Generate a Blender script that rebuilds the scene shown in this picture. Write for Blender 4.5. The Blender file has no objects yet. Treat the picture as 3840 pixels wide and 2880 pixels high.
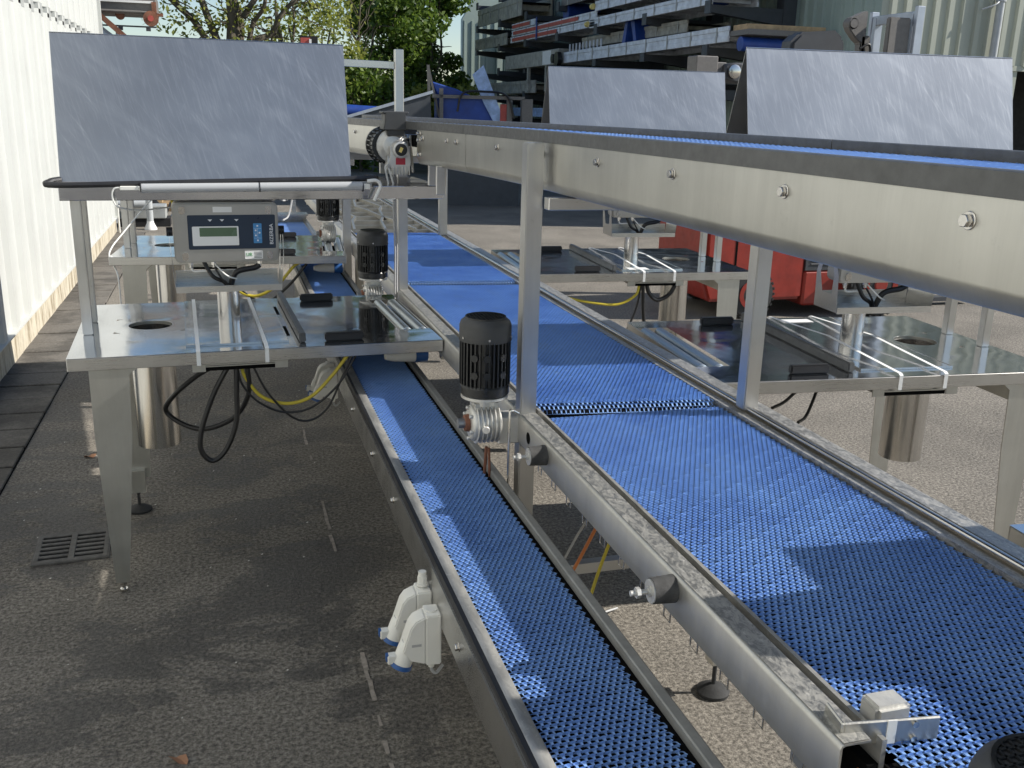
import bpy, bmesh, math, random
import numpy as np
from mathutils import Vector, Matrix, noise
S=bpy.context.scene
C=S.collection
R=math.radians
random.seed(7); rng=np.random.default_rng(7)
# ------------------------------------------------------------------ camera
H=1.75
cam_d=bpy.data.cameras.new('camera'); cam=bpy.data.objects.new('camera',cam_d); C.objects.link(cam); S.camera=cam
cam_d.sensor_fit='HORIZONTAL'; cam_d.sensor_width=36.0; cam_d.lens=36.0*3600/3840; cam_d.clip_start=.05; cam_d.clip_end=2000
def _cam():
    F=3600.; r=R(1.45); a=(815-1920)/F; b=-(385-1440)/F
    p=math.atan(a*math.sin(r)+b*math.cos(r))
    up=Vector((math.sin(r)*math.cos(p),math.cos(r)*math.cos(p),math.sin(p)))
    y=Vector((a,b,-1)).normalized(); y=(y-y.dot(up)*up).normalized(); x=y.cross(up)
    return Matrix((x,y,up)).to_4x4()
cam.matrix_world=Matrix.Translation((0,0,H))@_cam()
# ------------------------------------------------------------------ sky and sun
SUNV=Vector((1.3,-.325,1.0)).normalized()          # towards the sun
elev=math.asin(SUNV.z); azi=math.atan2(SUNV.x,SUNV.y)
w=bpy.data.worlds.new('World'); S.world=w; w.use_nodes=True
nt=w.node_tree; bg=nt.nodes['Background']; sky=nt.nodes.new('ShaderNodeTexSky')
sky.sky_type='NISHITA'; sky.sun_disc=False; sky.sun_elevation=elev; sky.sun_rotation=azi; sky.air_density=1.0; sky.dust_density=.25; sky.ozone_density=1.6
nt.links.new(sky.outputs[0],bg.inputs[0]); bg.inputs[1].default_value=.098
sd=bpy.data.lights.new('sun','SUN'); so=bpy.data.objects.new('sun',sd); C.objects.link(so)
sd.energy=5.0; sd.angle=R(.55); sd.color=(1,.95,.87)
so.rotation_euler=SUNV.to_track_quat('Z','Y').to_euler()
S.view_settings.view_transform='Standard'; S.view_settings.look='None'; S.view_settings.exposure=.40; S.view_settings.gamma=1
try: S.view_settings.use_curve_mapping=False
except Exception: pass
S.cycles.max_bounces=7; S.cycles.glossy_bounces=5; S.cycles.diffuse_bounces=3; S.cycles.sample_clamp_indirect=6.0
try: S.cycles.use_denoising=True
except Exception: pass
# ------------------------------------------------------------------ material helpers
def newmat(name):
    m=bpy.data.materials.new(name); m.use_nodes=True; n=m.node_tree; return m,n,n.nodes['Principled BSDF']
def N(n,t,**k):
    x=n.nodes.new(t)
    for a,v in k.items():
        if a.startswith('i_'):
            key=a[2:]; key=int(key) if key.isdigit() else key.replace('_',' ')
            x.inputs[key].default_value=v
        else: setattr(x,a,v)
    return x
def ramp(n,src,stops):
    r=n.nodes.new('ShaderNodeValToRGB'); e=r.color_ramp.elements
    while len(e)<len(stops): e.new(.5)
    for k,(p,c) in enumerate(stops):
        e[k].position=p; e[k].color=(c[0],c[1],c[2],1) if not isinstance(c,(int,float)) else (c,c,c,1)
    n.links.new(src,r.inputs[0]); return r.outputs[0]
def coords(n,scale=(1,1,1),rot=(0,0,0),kind='Object'):
    t=n.nodes.new('ShaderNodeTexCoord'); mp=N(n,'ShaderNodeMapping'); mp.inputs['Scale'].default_value=scale; mp.inputs['Rotation'].default_value=rot
    n.links.new(t.outputs[kind],mp.inputs[0]); return mp.outputs[0]
def noi(n,vec,scale,detail=4,rough=.55,dist=0):
    x=N(n,'ShaderNodeTexNoise',i_Scale=scale,i_Detail=detail,i_Roughness=rough,i_Distortion=dist); n.links.new(vec,x.inputs['Vector']); return x.outputs['Fac']
def mix(n,f,a,b,mode='MIX'):
    x=N(n,'ShaderNodeMix',data_type='RGBA',blend_type=mode)
    for sock,v in ((x.inputs[0],f),(x.inputs[6],a),(x.inputs[7],b)):
        if hasattr(v,'is_output'): n.links.new(v,sock)
        else: sock.default_value=v if isinstance(v,(int,float)) else (*v,1)
    return x.outputs[2]
def bump(n,b,h,strength=.3,dist=.01):
    x=N(n,'ShaderNodeBump',i_Strength=strength,i_Distance=dist); n.links.new(h,x.inputs['Height']); n.links.new(x.outputs[0],b.inputs['Normal']); return x
def plain(name,col,rough=.5,metal=0,var=.12,vs=6,bumpy=0,spec=.5):
    m,n,b=newmat(name); b.inputs['Roughness'].default_value=rough; b.inputs['Metallic'].default_value=metal; b.inputs['Specular IOR Level'].default_value=spec
    v=coords(n); f=noi(n,v,vs,6,.6)
    lo=tuple(c*(1-var) for c in col); hi=tuple(min(1,c*(1+var)) for c in col)
    n.links.new(ramp(n,f,[(.3,lo),(.7,hi)]),b.inputs['Base Color'])
    n.links.new(ramp(n,noi(n,v,vs*2.3,5),[(.3,max(0,rough-.08)),(.7,min(1,rough+.1))]),b.inputs['Roughness'])
    if bumpy: bump(n,b,noi(n,v,vs*12,3),bumpy,.002)
    return m
def steel(name,col=(.60,.59,.57),rough=.3,brush=(1,60,60),marks=.25,bmp=.04,wav=0,rot=(0,0,0),streak=0):
    m,n,b=newmat(name); b.inputs['Metallic'].default_value=1
    v0=coords(n); v=coords(n,brush,rot)
    br=noi(n,v,9,3,.6); big=noi(n,v0,3.5,5,.6); sp=noi(n,v0,38,6,.7)
    c1=ramp(n,big,[(.3,tuple(c*.88 for c in col)),(.7,tuple(min(1,c*1.06) for c in col))])
    c2=mix(n,ramp(n,sp,[(.62,0),(.72,marks)]),c1,tuple(c*.55 for c in col))
    if streak:
        c2=mix(n,1.0,c2,ramp(n,noi(n,coords(n,(9,9,.7)),1.6,6,.7,.3),[(.3,1-streak),(.55,1),(.7,1+streak*.6)]),'MULTIPLY'); c2=mix(n,ramp(n,noi(n,v0,9,7,.75,.5),[(.58,0),(.70,streak*.9)]),c2,(.75,.73,.68))
    n.links.new(c2,b.inputs['Base Color'])
    s=N(n,'ShaderNodeMath',operation='MULTIPLY_ADD',i_1=.22,i_2=rough-.11); n.links.new(br,s.inputs[0])
    s2=N(n,'ShaderNodeMath',operation='MULTIPLY_ADD',i_1=.16); n.links.new(big,s2.inputs[0]); n.links.new(s.outputs[0],s2.inputs[2])
    s3=N(n,'ShaderNodeMath',operation='SUBTRACT',i_1=.08); n.links.new(s2.outputs[0],s3.inputs[0]); n.links.new(s3.outputs[0],b.inputs['Roughness'])
    bp=bump(n,b,br,bmp,.001)
    if wav:
        w2=N(n,'ShaderNodeBump',i_Strength=wav,i_Distance=.02); n.links.new(noi(n,v0,4.2,1,.4,.6),w2.inputs['Height']); n.links.new(w2.outputs[0],bp.inputs['Normal'])
    return m
M={}
M['steel']=steel('brushed_steel')
M['steel_v']=steel('brushed_steel_upright',streak=.08,brush=(60,60,1),rough=.34)
M['beam']=steel('dull_steel_beam',col=(.58,.57,.53),brush=(40,40,2),rough=.40,marks=.2,streak=.085)
M['polish']=steel('polished_steel_top',col=(.62,.63,.65),rough=.105,brush=(2,30,30),marks=.18,bmp=.012,wav=.16)
M['tube']=steel('steel_tube',col=(.62,.60,.57),rough=.22,brush=(80,80,1))
M['dull']=steel('dull_weld_steel',col=(.46,.45,.43),rough=.45,brush=(20,20,20))
M['railgrey']=plain('grey_rail',(.27,.27,.26),.48,metal=.2,vs=20,var=.15)
M['satin']=steel('satin_steel',col=(.60,.59,.56),rough=.50,brush=(40,40,2),marks=.25,streak=.09)
M['roller']=steel('zinc_roller',col=(.50,.54,.56),rough=.34,brush=(60,1,60))
def panelmat():
    m,n,b=newmat('scratched_sheet'); b.inputs['Metallic'].default_value=1
    v0=coords(n)
    base=ramp(n,noi(n,v0,2.2,4),[(.3,(.265,.275,.295)),(.7,(.345,.355,.375))])
    tot=None
    for rot,sc,lo,hi,amt in ((R(24),(38,2.2,2.2),.60,.84,.13),(R(36),(110,5,5),.58,.76,.19),(R(-26),(60,3,3),.66,.80,.14),(R(14),(170,9,9),.50,.78,.17),(R(50),(14,3,3),.50,.8,.12)):
        v=coords(n,(1,1,1),(0,rot,0)); mp2=N(n,'ShaderNodeMapping'); mp2.inputs['Scale'].default_value=sc; n.links.new(v,mp2.inputs[0]); f=noi(n,mp2.outputs[0],1.0,5,.62,.5)
        g=ramp(n,f,[(lo,0),(hi,amt)])
        if tot is None: tot=g
        else:
            a=N(n,'ShaderNodeMix',data_type='RGBA',blend_type='ADD'); a.inputs[0].default_value=1; n.links.new(tot,a.inputs[6]); n.links.new(g,a.inputs[7]); tot=a.outputs[2]
    c=mix(n,tot,base,(.72,.74,.78)); n.links.new(c,b.inputs['Base Color'])
    r=N(n,'ShaderNodeMath',operation='MULTIPLY_ADD',i_1=.25,i_2=.42); n.links.new(tot,r.inputs[0]); n.links.new(r.outputs[0],b.inputs['Roughness'])
    bump(n,b,noi(n,coords(n,(200,200,200)),1,2),.06,.001)
    return m
M['panel']=panelmat()
def dirtysteel():
    m,n,b=newmat('stained_flange'); v=coords(n,(30,14,30)); f=noi(n,v,2.2,8,.78,1.4); g=noi(n,coords(n),60,5,.7)
    k=ramp(n,f,[(.44,0),(.54,1)])
    c=mix(n,k,(.27,.27,.262),(.46,.45,.42)); c=mix(n,ramp(n,g,[(.56,0),(.66,.55)]),c,(.74,.72,.67)); n.links.new(c,b.inputs['Base Color'])
    n.links.new(ramp(n,f,[(.4,.35),(.6,.62)]),b.inputs['Roughness']); b.inputs['Metallic'].default_value=.75
    bump(n,b,g,.15,.002); return m
M['dirty']=dirtysteel()
M['blackpl']=plain('black_plastic',(.018,.018,.02),.42,bumpy=.1)
M['motor']=plain('black_motor_paint',(.016,.017,.018),.34,vs=20,bumpy=.05)
M['cowl']=plain('dark_grey_cowl',(.045,.046,.047),.5,vs=14,bumpy=.1)
M['cast']=plain('cast_aluminium',(.62,.61,.58),.45,metal=.65,vs=16,bumpy=.2)
M['whitepl']=plain('ivory_plastic',(.72,.71,.66),.38,var=.04,vs=12)
M['bluepl']=plain('blue_plastic',(.02,.09,.28),.4)
M['lip']=plain('dark_grey_plastic_strip',(.085,.087,.088),.42,vs=30,var=.2,bumpy=.1)
M['slot']=plain('dark_gap',(.006,.006,.006),.9,spec=.05)
M['rubber']=plain('dirty_rubber',(.05,.05,.05),.75,vs=30,var=.4,bumpy=.3)
M['cable']=plain('black_cable',(.012,.012,.013),.4)
M['yellow']=plain('yellow_cable',(.52,.42,.04),.4)
M['orange']=plain('orange_cable',(.55,.17,.04),.4)
M['whitecab']=plain('white_cable',(.75,.75,.72),.4)
M['greycab']=plain('grey_cable',(.4,.4,.4),.4)
M['strap']=plain('white_strap',(.8,.8,.78),.5,var=.04,vs=50)
M['red']=plain('red_paint',(.26,.028,.018),.38,vs=9,var=.2,bumpy=.1)
M['tyre']=plain('tyre_rubber',(.03,.03,.03),.8,bumpy=.5,vs=10)
M['darkmet']=plain('dark_painted_metal',(.05,.052,.058),.5)
M['castgrey']=plain('grey_cast_metal',(.16,.15,.14),.6,vs=30,bumpy=.3)
M['fork']=plain('worn_rail_steel',(.42,.46,.52),.45,metal=.4)
M['rackgrey']=plain('grey_rack_paint',(.055,.062,.072),.55)
M['aluc']=plain('weathered_aluminium',(.62,.66,.72),.5,metal=.1,vs=5,var=.25)
M['beige']=plain('stained_beige_frame',(.34,.33,.29),.6,vs=6,var=.35)
M['redcov']=plain('faded_red_cover',(.40,.07,.055),.55,vs=7,var=.25)
M['blueM']=plain('blue_machine_paint',(.012,.05,.26),.45,vs=4,var=.3)
M['palebl']=plain('pale_blue_sheet',(.30,.42,.66),.45,vs=8,var=.3)
M['rust']=plain('rusty_steel',(.20,.085,.05),.8,vs=12,var=.5,bumpy=.4)
M['wood']=plain('raw_wood',(.42,.30,.17),.75,vs=10,var=.3,bumpy=.2)
M['screen']=plain('green_lcd',(.10,.16,.10),.2,var=.03)
M['navy']=plain('navy_face',(.018,.033,.06),.35,var=.05)
M['key']=plain('blue_keys',(.06,.24,.50),.4,var=.05)
M['lampw']=plain('frosted_lamp_tube',(.40,.41,.42),.3,var=.03)
M['label']=plain('paper_label',(.78,.78,.76),.5,var=.03)
M['yellab']=plain('yellow_label',(.75,.6,.2),.5,var=.03)
M['redlab']=plain('red_label',(.40,.03,.05),.4,var=.1)
M['ink']=plain('print_ink',(.03,.03,.035),.5,var=.02)
M['whiteink']=plain('white_print',(.75,.77,.8),.5,var=.02)
M['greenink']=plain('green_print',(.1,.35,.12),.5)
M['greypipe']=plain('grey_pipe',(.42,.44,.45),.5)
M['doorp']=plain('pale_roller_door',(.42,.46,.54),.5,vs=3,var=.06)
M['darkroof']=plain('black_opening',(.01,.01,.011),.8)
def lightflange():
    m,n,b=newmat('worn_grey_flange'); v=coords(n,(12,3,12)); f=noi(n,v,3,7,.65,.6); g=noi(n,coords(n),90,5,.7)
    c=ramp(n,f,[(.35,(.30,.30,.29)),(.65,(.52,.51,.48))]); c=mix(n,ramp(n,g,[(.58,0),(.70,.5)]),c,(.7,.69,.65)); n.links.new(c,b.inputs['Base Color'])
    b.inputs['Metallic'].default_value=.7; b.inputs['Roughness'].default_value=.5; return m
M['flange']=lightflange()
def belt_mat(name,lo,hi):
    m,n,b=newmat(name); v=coords(n); f=noi(n,v,5,6,.6); f2=noi(n,coords(n,(1,.25,1)),26,5,.7)
    c=ramp(n,f,[(.3,lo),(.7,hi)]); c=mix(n,ramp(n,f2,[(.56,0),(.72,.32)]),c,(.34,.42,.55)); n.links.new(c,b.inputs['Base Color'])
    n.links.new(ramp(n,f2,[(.3,.24),(.7,.42)]),b.inputs['Roughness']); b.inputs['Subsurface Weight'].default_value=0
    return m
M['belt']=belt_mat('blue_modular_belt',(.21,.37,.74),(.31,.51,.88))
M['beltC']=belt_mat('pale_blue_belt',(.30,.47,.82),(.42,.60,.90))
def asphalt():
    m,n,b=newmat('asphalt'); v=coords(n)
    g1=noi(n,v,70,5,.8); g2=noi(n,v,1.1,7,.62,.4); vo=N(n,'ShaderNodeTexVoronoi',i_Scale=150); n.links.new(v,vo.inputs['Vector'])
    c=ramp(n,g1,[(.38,(.062,.056,.047)),(.50,(.165,.148,.124)),(.61,(.285,.26,.22))])
    st=ramp(n,vo.outputs['Distance'],[(.0,1),(.22,0)])
    rnd=ramp(n,vo.outputs['Color'],[(.80,0),(.84,1)])
    c=mix(n,mix(n,1.0,st,rnd,'MULTIPLY'),c,(.46,.43,.38))
    sp=ramp(n,g2,[(.36,.84),(.62,1.24)]); c=mix(n,1.0,c,sp,'MULTIPLY')
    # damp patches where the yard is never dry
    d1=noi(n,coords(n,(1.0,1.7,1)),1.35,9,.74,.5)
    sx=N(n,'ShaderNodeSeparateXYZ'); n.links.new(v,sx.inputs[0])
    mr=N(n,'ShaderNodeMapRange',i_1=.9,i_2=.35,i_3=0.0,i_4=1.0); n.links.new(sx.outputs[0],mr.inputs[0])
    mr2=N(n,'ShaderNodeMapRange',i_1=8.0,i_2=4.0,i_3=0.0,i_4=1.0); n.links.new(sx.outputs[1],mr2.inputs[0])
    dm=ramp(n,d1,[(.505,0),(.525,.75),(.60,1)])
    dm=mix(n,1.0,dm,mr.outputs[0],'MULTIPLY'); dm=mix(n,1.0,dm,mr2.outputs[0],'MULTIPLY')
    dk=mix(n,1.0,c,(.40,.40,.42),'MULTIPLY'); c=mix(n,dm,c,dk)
    n.links.new(c,b.inputs['Base Color'])
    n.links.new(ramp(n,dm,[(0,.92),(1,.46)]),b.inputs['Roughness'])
    bp=bump(n,b,g1,.9,.008); b2=N(n,'ShaderNodeBump',i_Strength=.5,i_Distance=.02); n.links.new(noi(n,v,14,6,.7),b2.inputs['Height']); n.links.new(b2.outputs[0],bp.inputs['Normal'])
    return m
M['asphalt']=asphalt()
def paver():
    m,n,b=newmat('paving_slabs'); v=coords(n); g=noi(n,v,60,6,.7); q=noi(n,v,2.5,6,.65)
    c=ramp(n,g,[(.3,(.085,.078,.068)),(.7,(.17,.155,.135))]); c=mix(n,1.0,c,ramp(n,q,[(.42,.62),(.55,1.1)]),'MULTIPLY')
    n.links.new(c,b.inputs['Base Color']); b.inputs['Roughness'].default_value=.9; bump(n,b,g,.4,.004); return m
M['paver']=paver()
def plinth():
    m,n,b=newmat('stained_plinth'); v=coords(n,(1,3,.8)); f=noi(n,v,3.4,8,.7); g=noi(n,coords(n),45,5,.7)
    c=ramp(n,f,[(.38,(.26,.21,.14)),(.5,(.52,.47,.37)),(.68,(.62,.57,.46))]); c=mix(n,ramp(n,g,[(.5,0),(.7,.35)]),c,(.3,.24,.16)); n.links.new(c,b.inputs['Base Color'])
    b.inputs['Roughness'].default_value=.9; bump(n,b,g,.5,.006); return m
M['plinth']=plinth()
M['clad']=plain('white_cladding',(.53,.54,.515),.5,var=.05,vs=1.5)
M['trim']=plain('grey_trim',(.33,.34,.33),.5)
M['green']=plain('grey_green_cladding',(.33,.40,.36),.5,var=.06,vs=1.2)
M['greenlt']=plain('pale_green_cladding',(.40,.42,.35),.5,var=.06,vs=1.2)
M['sunstreak']=plain('sun_streak_tone',(.30,.265,.23),.85,var=.3,vs=60,bumpy=.3)  # warm pale tone standing for sunlight on the asphalt
M['iron']=plain('cast_iron',(.10,.095,.088),.7,vs=30,var=.35,bumpy=.5)
M['leafdead']=plain('dead_leaf',(.30,.15,.08),.7)
M['chip']=plain('pale_chip',(.62,.6,.55),.7)
def leafmat(name,a,c_,t):
    m,n,b=newmat(name); oi=N(n,'ShaderNodeTexNoise',i_Scale=1.3,i_Detail=3); v=coords(n); n.links.new(v,oi.inputs[0])
    wn=N(n,'ShaderNodeTexWhiteNoise'); ge=n.nodes.new('ShaderNodeNewGeometry'); 
    try: n.links.new(ge.outputs['Random Per Island'],wn.inputs[0])
    except Exception: pass
    c=ramp(n,ge.outputs['Random Per Island'],[(0,a),(1,c_)]); n.links.new(c,b.inputs['Base Color']); b.inputs['Roughness'].default_value=.5
    tr=N(n,'ShaderNodeBsdfTranslucent'); n.links.new(c,tr.inputs[0]); ms=N(n,'ShaderNodeMixShader'); ms.inputs[0].default_value=t
    out=n.nodes['Material Output']; n.links.new(b.outputs[0],ms.inputs[1]); n.links.new(tr.outputs[0],ms.inputs[2]); n.links.new(ms.outputs[0],out.inputs[0]); return m
M['leafY']=leafmat('yellow_green_leaves',(.13,.17,.02),(.34,.36,.07),.5)
M['leafG']=leafmat('green_leaves',(.04,.09,.012),(.17,.25,.035),.42)
M['bark']=plain('bark',(.10,.085,.06),.9,vs=8,var=.4,bumpy=.6)
# ------------------------------------------------------------------ mesh helpers
SPLIT={'bolt','rubber_buffer','buffer_stud','wire_hook','leg','hanger','cowl_screw','clamp_knob','corner_dimple','cable_gland','lamp_holder','lamp_band','cross_member','cross_bar','joint_plate','cross_slat','zigzag_strip','guard_post','fork_tine','peg','bracket_screw','support_leg','side_frame','stained_top','wear_strip','slot','mast','lift_cylinder','panel_gap','end_plate','thin_cable','display_cable','cable','roller_end','edge_guide','rail','mast_bracket','bar','frame_bar'}
class MB:
    def __init__(s): s.v=[]; s.f=[]; s.c=[]
    def add(s,vs,fs):
        o=len(s.v); s.c.append((o,len(s.f))); s.v+= [tuple(q) for q in vs]; s.f+=[tuple(i+o for i in f) for f in fs]; return s
    def box(s,x0,x1,y0,y1,z0,z1,mat=None):
        vs=[Vector((x,y,z)) for z in (z0,z1) for x,y in ((x0,y0),(x1,y0),(x1,y1),(x0,y1))]
        if mat is not None: vs=[mat@q for q in vs]
        return s.add(vs,[(3,2,1,0),(4,5,6,7),(0,1,5,4),(1,2,6,5),(2,3,7,6),(3,0,4,7)])
    def beam(s,a,b,wx,wz,up=(0,0,1)):
        a=Vector(a); b=Vector(b); d=(b-a); L=d.length; d.normalize(); u=Vector(up); 
        if abs(d.dot(u))>.98: u=Vector((0,1,0))
        x=d.cross(u).normalized(); z=x.cross(d).normalized()
        m=Matrix((x,d,z)).transposed().to_4x4(); m.translation=a
        return s.box(-wx/2,wx/2,0,L,-wz/2,wz/2,m)
    def prism(s,poly,axis,a0,a1,mat=None):
        n=len(poly); vs=[]
        for a in (a0,a1):
            for p,q in poly:
                vs.append({'x':(a,p,q),'y':(p,a,q),'z':(p,q,a)}[axis])
        if mat is not None: vs=[mat@Vector(q) for q in vs]
        return s.add(vs,[tuple(range(n)),tuple(range(2*n-1,n-1,-1))]+[(i,i+n,(i+1)%n+n,(i+1)%n) for i in range(n)])
    def cyl(s,a,b,r,r2=None,n=24,caps=True):
        a=Vector(a); b=Vector(b); r2=r if r2 is None else r2; d=(b-a).normalized(); u=Vector((0,0,1)) if abs(d.z)<.9 else Vector((1,0,0))
        x=d.cross(u).normalized(); y=d.cross(x); vs=[]
        for c,rr in ((a,r),(b,r2)):
            for i in range(n):
                t=2*math.pi*i/n; vs.append(c+x*math.cos(t)*rr+y*math.sin(t)*rr)
        fs=[(i,(i+1)%n,(i+1)%n+n,i+n) for i in range(n)]
        if caps: fs+=[tuple(range(n-1,-1,-1)),tuple(range(n,2*n))]
        return s.add(vs,fs)
    def ring(s,a,b,ro,ri,n=32):
        a=Vector(a); b=Vector(b); d=(b-a).normalized(); u=Vector((0,0,1)) if abs(d.z)<.9 else Vector((1,0,0))
        x=d.cross(u).normalized(); y=d.cross(x); vs=[]
        for c in (a,b):
            for rr in (ro,ri):
                for i in range(n):
                    t=2*math.pi*i/n; vs.append(c+x*math.cos(t)*rr+y*math.sin(t)*rr)
        fs=[]
        for i in range(n):
            j=(i+1)%n
            fs+=[(i,j,j+2*n,i+2*n),(n+j,n+i,i+3*n,j+3*n),(j,i,n+i,n+j),(2*n+i,2*n+j,3*n+j,3*n+i)]
        return s.add(vs,fs)
    def lathe(s,c,axis,prof,n=28):
        c=Vector(c); d=Vector(axis).normalized(); u=Vector((0,0,1)) if abs(d.z)<.9 else Vector((1,0,0)); x=d.cross(u).normalized(); y=d.cross(x); vs=[];fs=[]
        for h,r in prof:
            for i in range(n):
                t=2*math.pi*i/n; vs.append(c+d*h+x*math.cos(t)*r+y*math.sin(t)*r)
        for k in range(len(prof)-1):
            for i in range(n): j=(i+1)%n; fs.append((k*n+i,k*n+j,(k+1)*n+j,(k+1)*n+i))
        fs+=[tuple(range(n-1,-1,-1)),tuple(range((len(prof)-1)*n,len(prof)*n))]
        return s.add(vs,fs)
    def tube(s,pts,r,n=8,smooth=6,rs=None):
        P=[Vector(p) for p in pts]
        if smooth and len(P)>2:
            Q=[];RR=[]
            E=[2*P[0]-P[1]]+P+[2*P[-1]-P[-2]]
            for k in range(1,len(E)-2):
                for t in range(smooth):
                    t/=smooth; p0,p1,p2,p3=E[k-1:k+3]
                    Q.append(.5*((2*p1)+(-p0+p2)*t+(2*p0-5*p1+4*p2-p3)*t*t+(-p0+3*p1-3*p2+p3)*t**3))
                    if rs: RR.append(rs[k-1]*(1-t)+rs[k]*t)
            Q.append(P[-1]); P=Q
            if rs: rs=RR+[rs[-1]]
        vs=[];fs=[];px=None
        for k,p in enumerate(P):
            d=(P[min(k+1,len(P)-1)]-P[max(k-1,0)]).normalized()
            if px is None:
                u=Vector((0,0,1)) if abs(d.z)<.9 else Vector((1,0,0)); px=d.cross(u).normalized()
            px=(px-d*px.dot(d)).normalized(); y=d.cross(px); rr=rs[k] if rs else r
            for i in range(n):
                t=2*math.pi*i/n; vs.append(p+px*math.cos(t)*rr+y*math.sin(t)*rr)
        for k in range(len(P)-1):
            for i in range(n): j=(i+1)%n; fs.append((k*n+i,k*n+j,(k+1)*n+j,(k+1)*n+i))
        fs+=[tuple(range(n-1,-1,-1)),tuple(range((len(P)-1)*n,len(P)*n))]
        return s.add(vs,fs)
    def build(s,name,m,parent=None,bev=0,seg=1,ang=35):
        if name in SPLIT and parent is not None and len(s.c)>1:
            B=[];c=s.c+[(len(s.v),len(s.f))]
            for k in range(len(s.c)):
                a=np.array(s.v[c[k][0]:c[k+1][0]]); B.append((a.min(0),a.max(0)))
            gid=list(range(len(B)))
            for i in range(len(B)):
                for j in range(i):
                    gap=np.maximum(np.maximum(B[i][0]-B[j][1],B[j][0]-B[i][1]),0).max()
                    if gap<.004:
                        a,b=gid[i],gid[j]; gid=[b if q==a else q for q in gid]
            if len(set(gid))>1:
                out=None
                for q in sorted(set(gid)):
                    n=MB()
                    for k in range(len(B)):
                        if gid[k]==q: n.add(s.v[c[k][0]:c[k+1][0]],[tuple(i-c[k][0] for i in f) for f in s.f[c[k][1]:c[k+1][1]]])
                    o=n._build(name,m,parent,bev,seg,ang); out=out or o
                return out
        return s._build(name,m,parent,bev,seg,ang)
    def _build(s,name,m,parent=None,bev=0,seg=1,ang=35):
        me=bpy.data.meshes.new(name); me.from_pydata(s.v,[],s.f); me.validate()
        bm=bmesh.new(); bm.from_mesh(me); bmesh.ops.recalc_face_normals(bm,faces=bm.faces)
        if bev:
            ed=[e for e in bm.edges if len(e.link_faces)==2 and e.calc_face_angle(0)>R(40)]
            if ed: bmesh.ops.bevel(bm,geom=ed,offset=bev,segments=seg,affect='EDGES',clamp_overlap=True)
        bm.to_mesh(me); bm.free()
        me.shade_smooth(); me.set_sharp_from_angle(angle=R(ang))
        me.materials.append(M[m] if isinstance(m,str) else m)
        o=bpy.data.objects.new(name,me); C.objects.link(o)
        if parent is not None: o.parent=parent
        return o
def tag(o,label=None,cat=None,group=None,kind=None):
    if label: o['label']=label
    if cat: o['category']=cat
    if group: o['group']=group
    if kind: o['kind']=kind
    return o
def thing(name,label,cat,loc=(0,0,0),rz=0,group=None):
    o=bpy.data.objects.new(name,None); C.objects.link(o); o.location=loc; o.rotation_euler=(0,0,rz); o.empty_display_size=.1
    return tag(o,label,cat,group)
def copy_tree(o,parent=None):
    c=o.copy(); C.objects.link(c)
    if parent is not None: c.parent=parent
    for ch in list(o.children): copy_tree(ch,c)
    return c
def text(name,body,size,mat,parent,m,align='CENTER',ext=.0006,sx=1):
    cu=bpy.data.curves.new(name,'FONT'); cu.body=body; cu.size=size; cu.align_x=align; cu.align_y='CENTER'; cu.extrude=ext
    t=bpy.data.objects.new(name+'_tmp',cu); C.objects.link(t); bpy.context.view_layer.update()
    me=bpy.data.meshes.new_from_object(t.evaluated_get(bpy.context.evaluated_depsgraph_get())); bpy.data.objects.remove(t)
    me.transform(m@Matrix.Diagonal((sx,1,1,1))); me.materials.clear(); me.materials.append(M[mat]); me.name=name
    o=bpy.data.objects.new(name,me); C.objects.link(o)
    if parent is not None: o.parent=parent
    return o
FRONT=Matrix(((1,0,0,0),(0,0,-1,0),(0,1,0,0),(0,0,0,1)))   # text standing up, read from -y
def fast(name,V,F,m,parent=None,smooth=True):
    me=bpy.data.meshes.new(name); V=np.asarray(V,dtype=np.float32); F=np.asarray(F,dtype=np.int32)
    me.vertices.add(len(V)); me.vertices.foreach_set('co',V.ravel()); k=F.shape[1]
    me.loops.add(F.size); me.loops.foreach_set('vertex_index',F.ravel()); me.polygons.add(len(F))
    me.polygons.foreach_set('loop_start',np.arange(len(F),dtype=np.int32)*k); me.update(calc_edges=True)
    if smooth: me.shade_smooth(); me.set_sharp_from_angle(angle=R(50))
    me.materials.append(M[m] if isinstance(m,str) else m)
    o=bpy.data.objects.new(name,me); C.objects.link(o)
    if parent is not None: o.parent=parent
    return o
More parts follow.
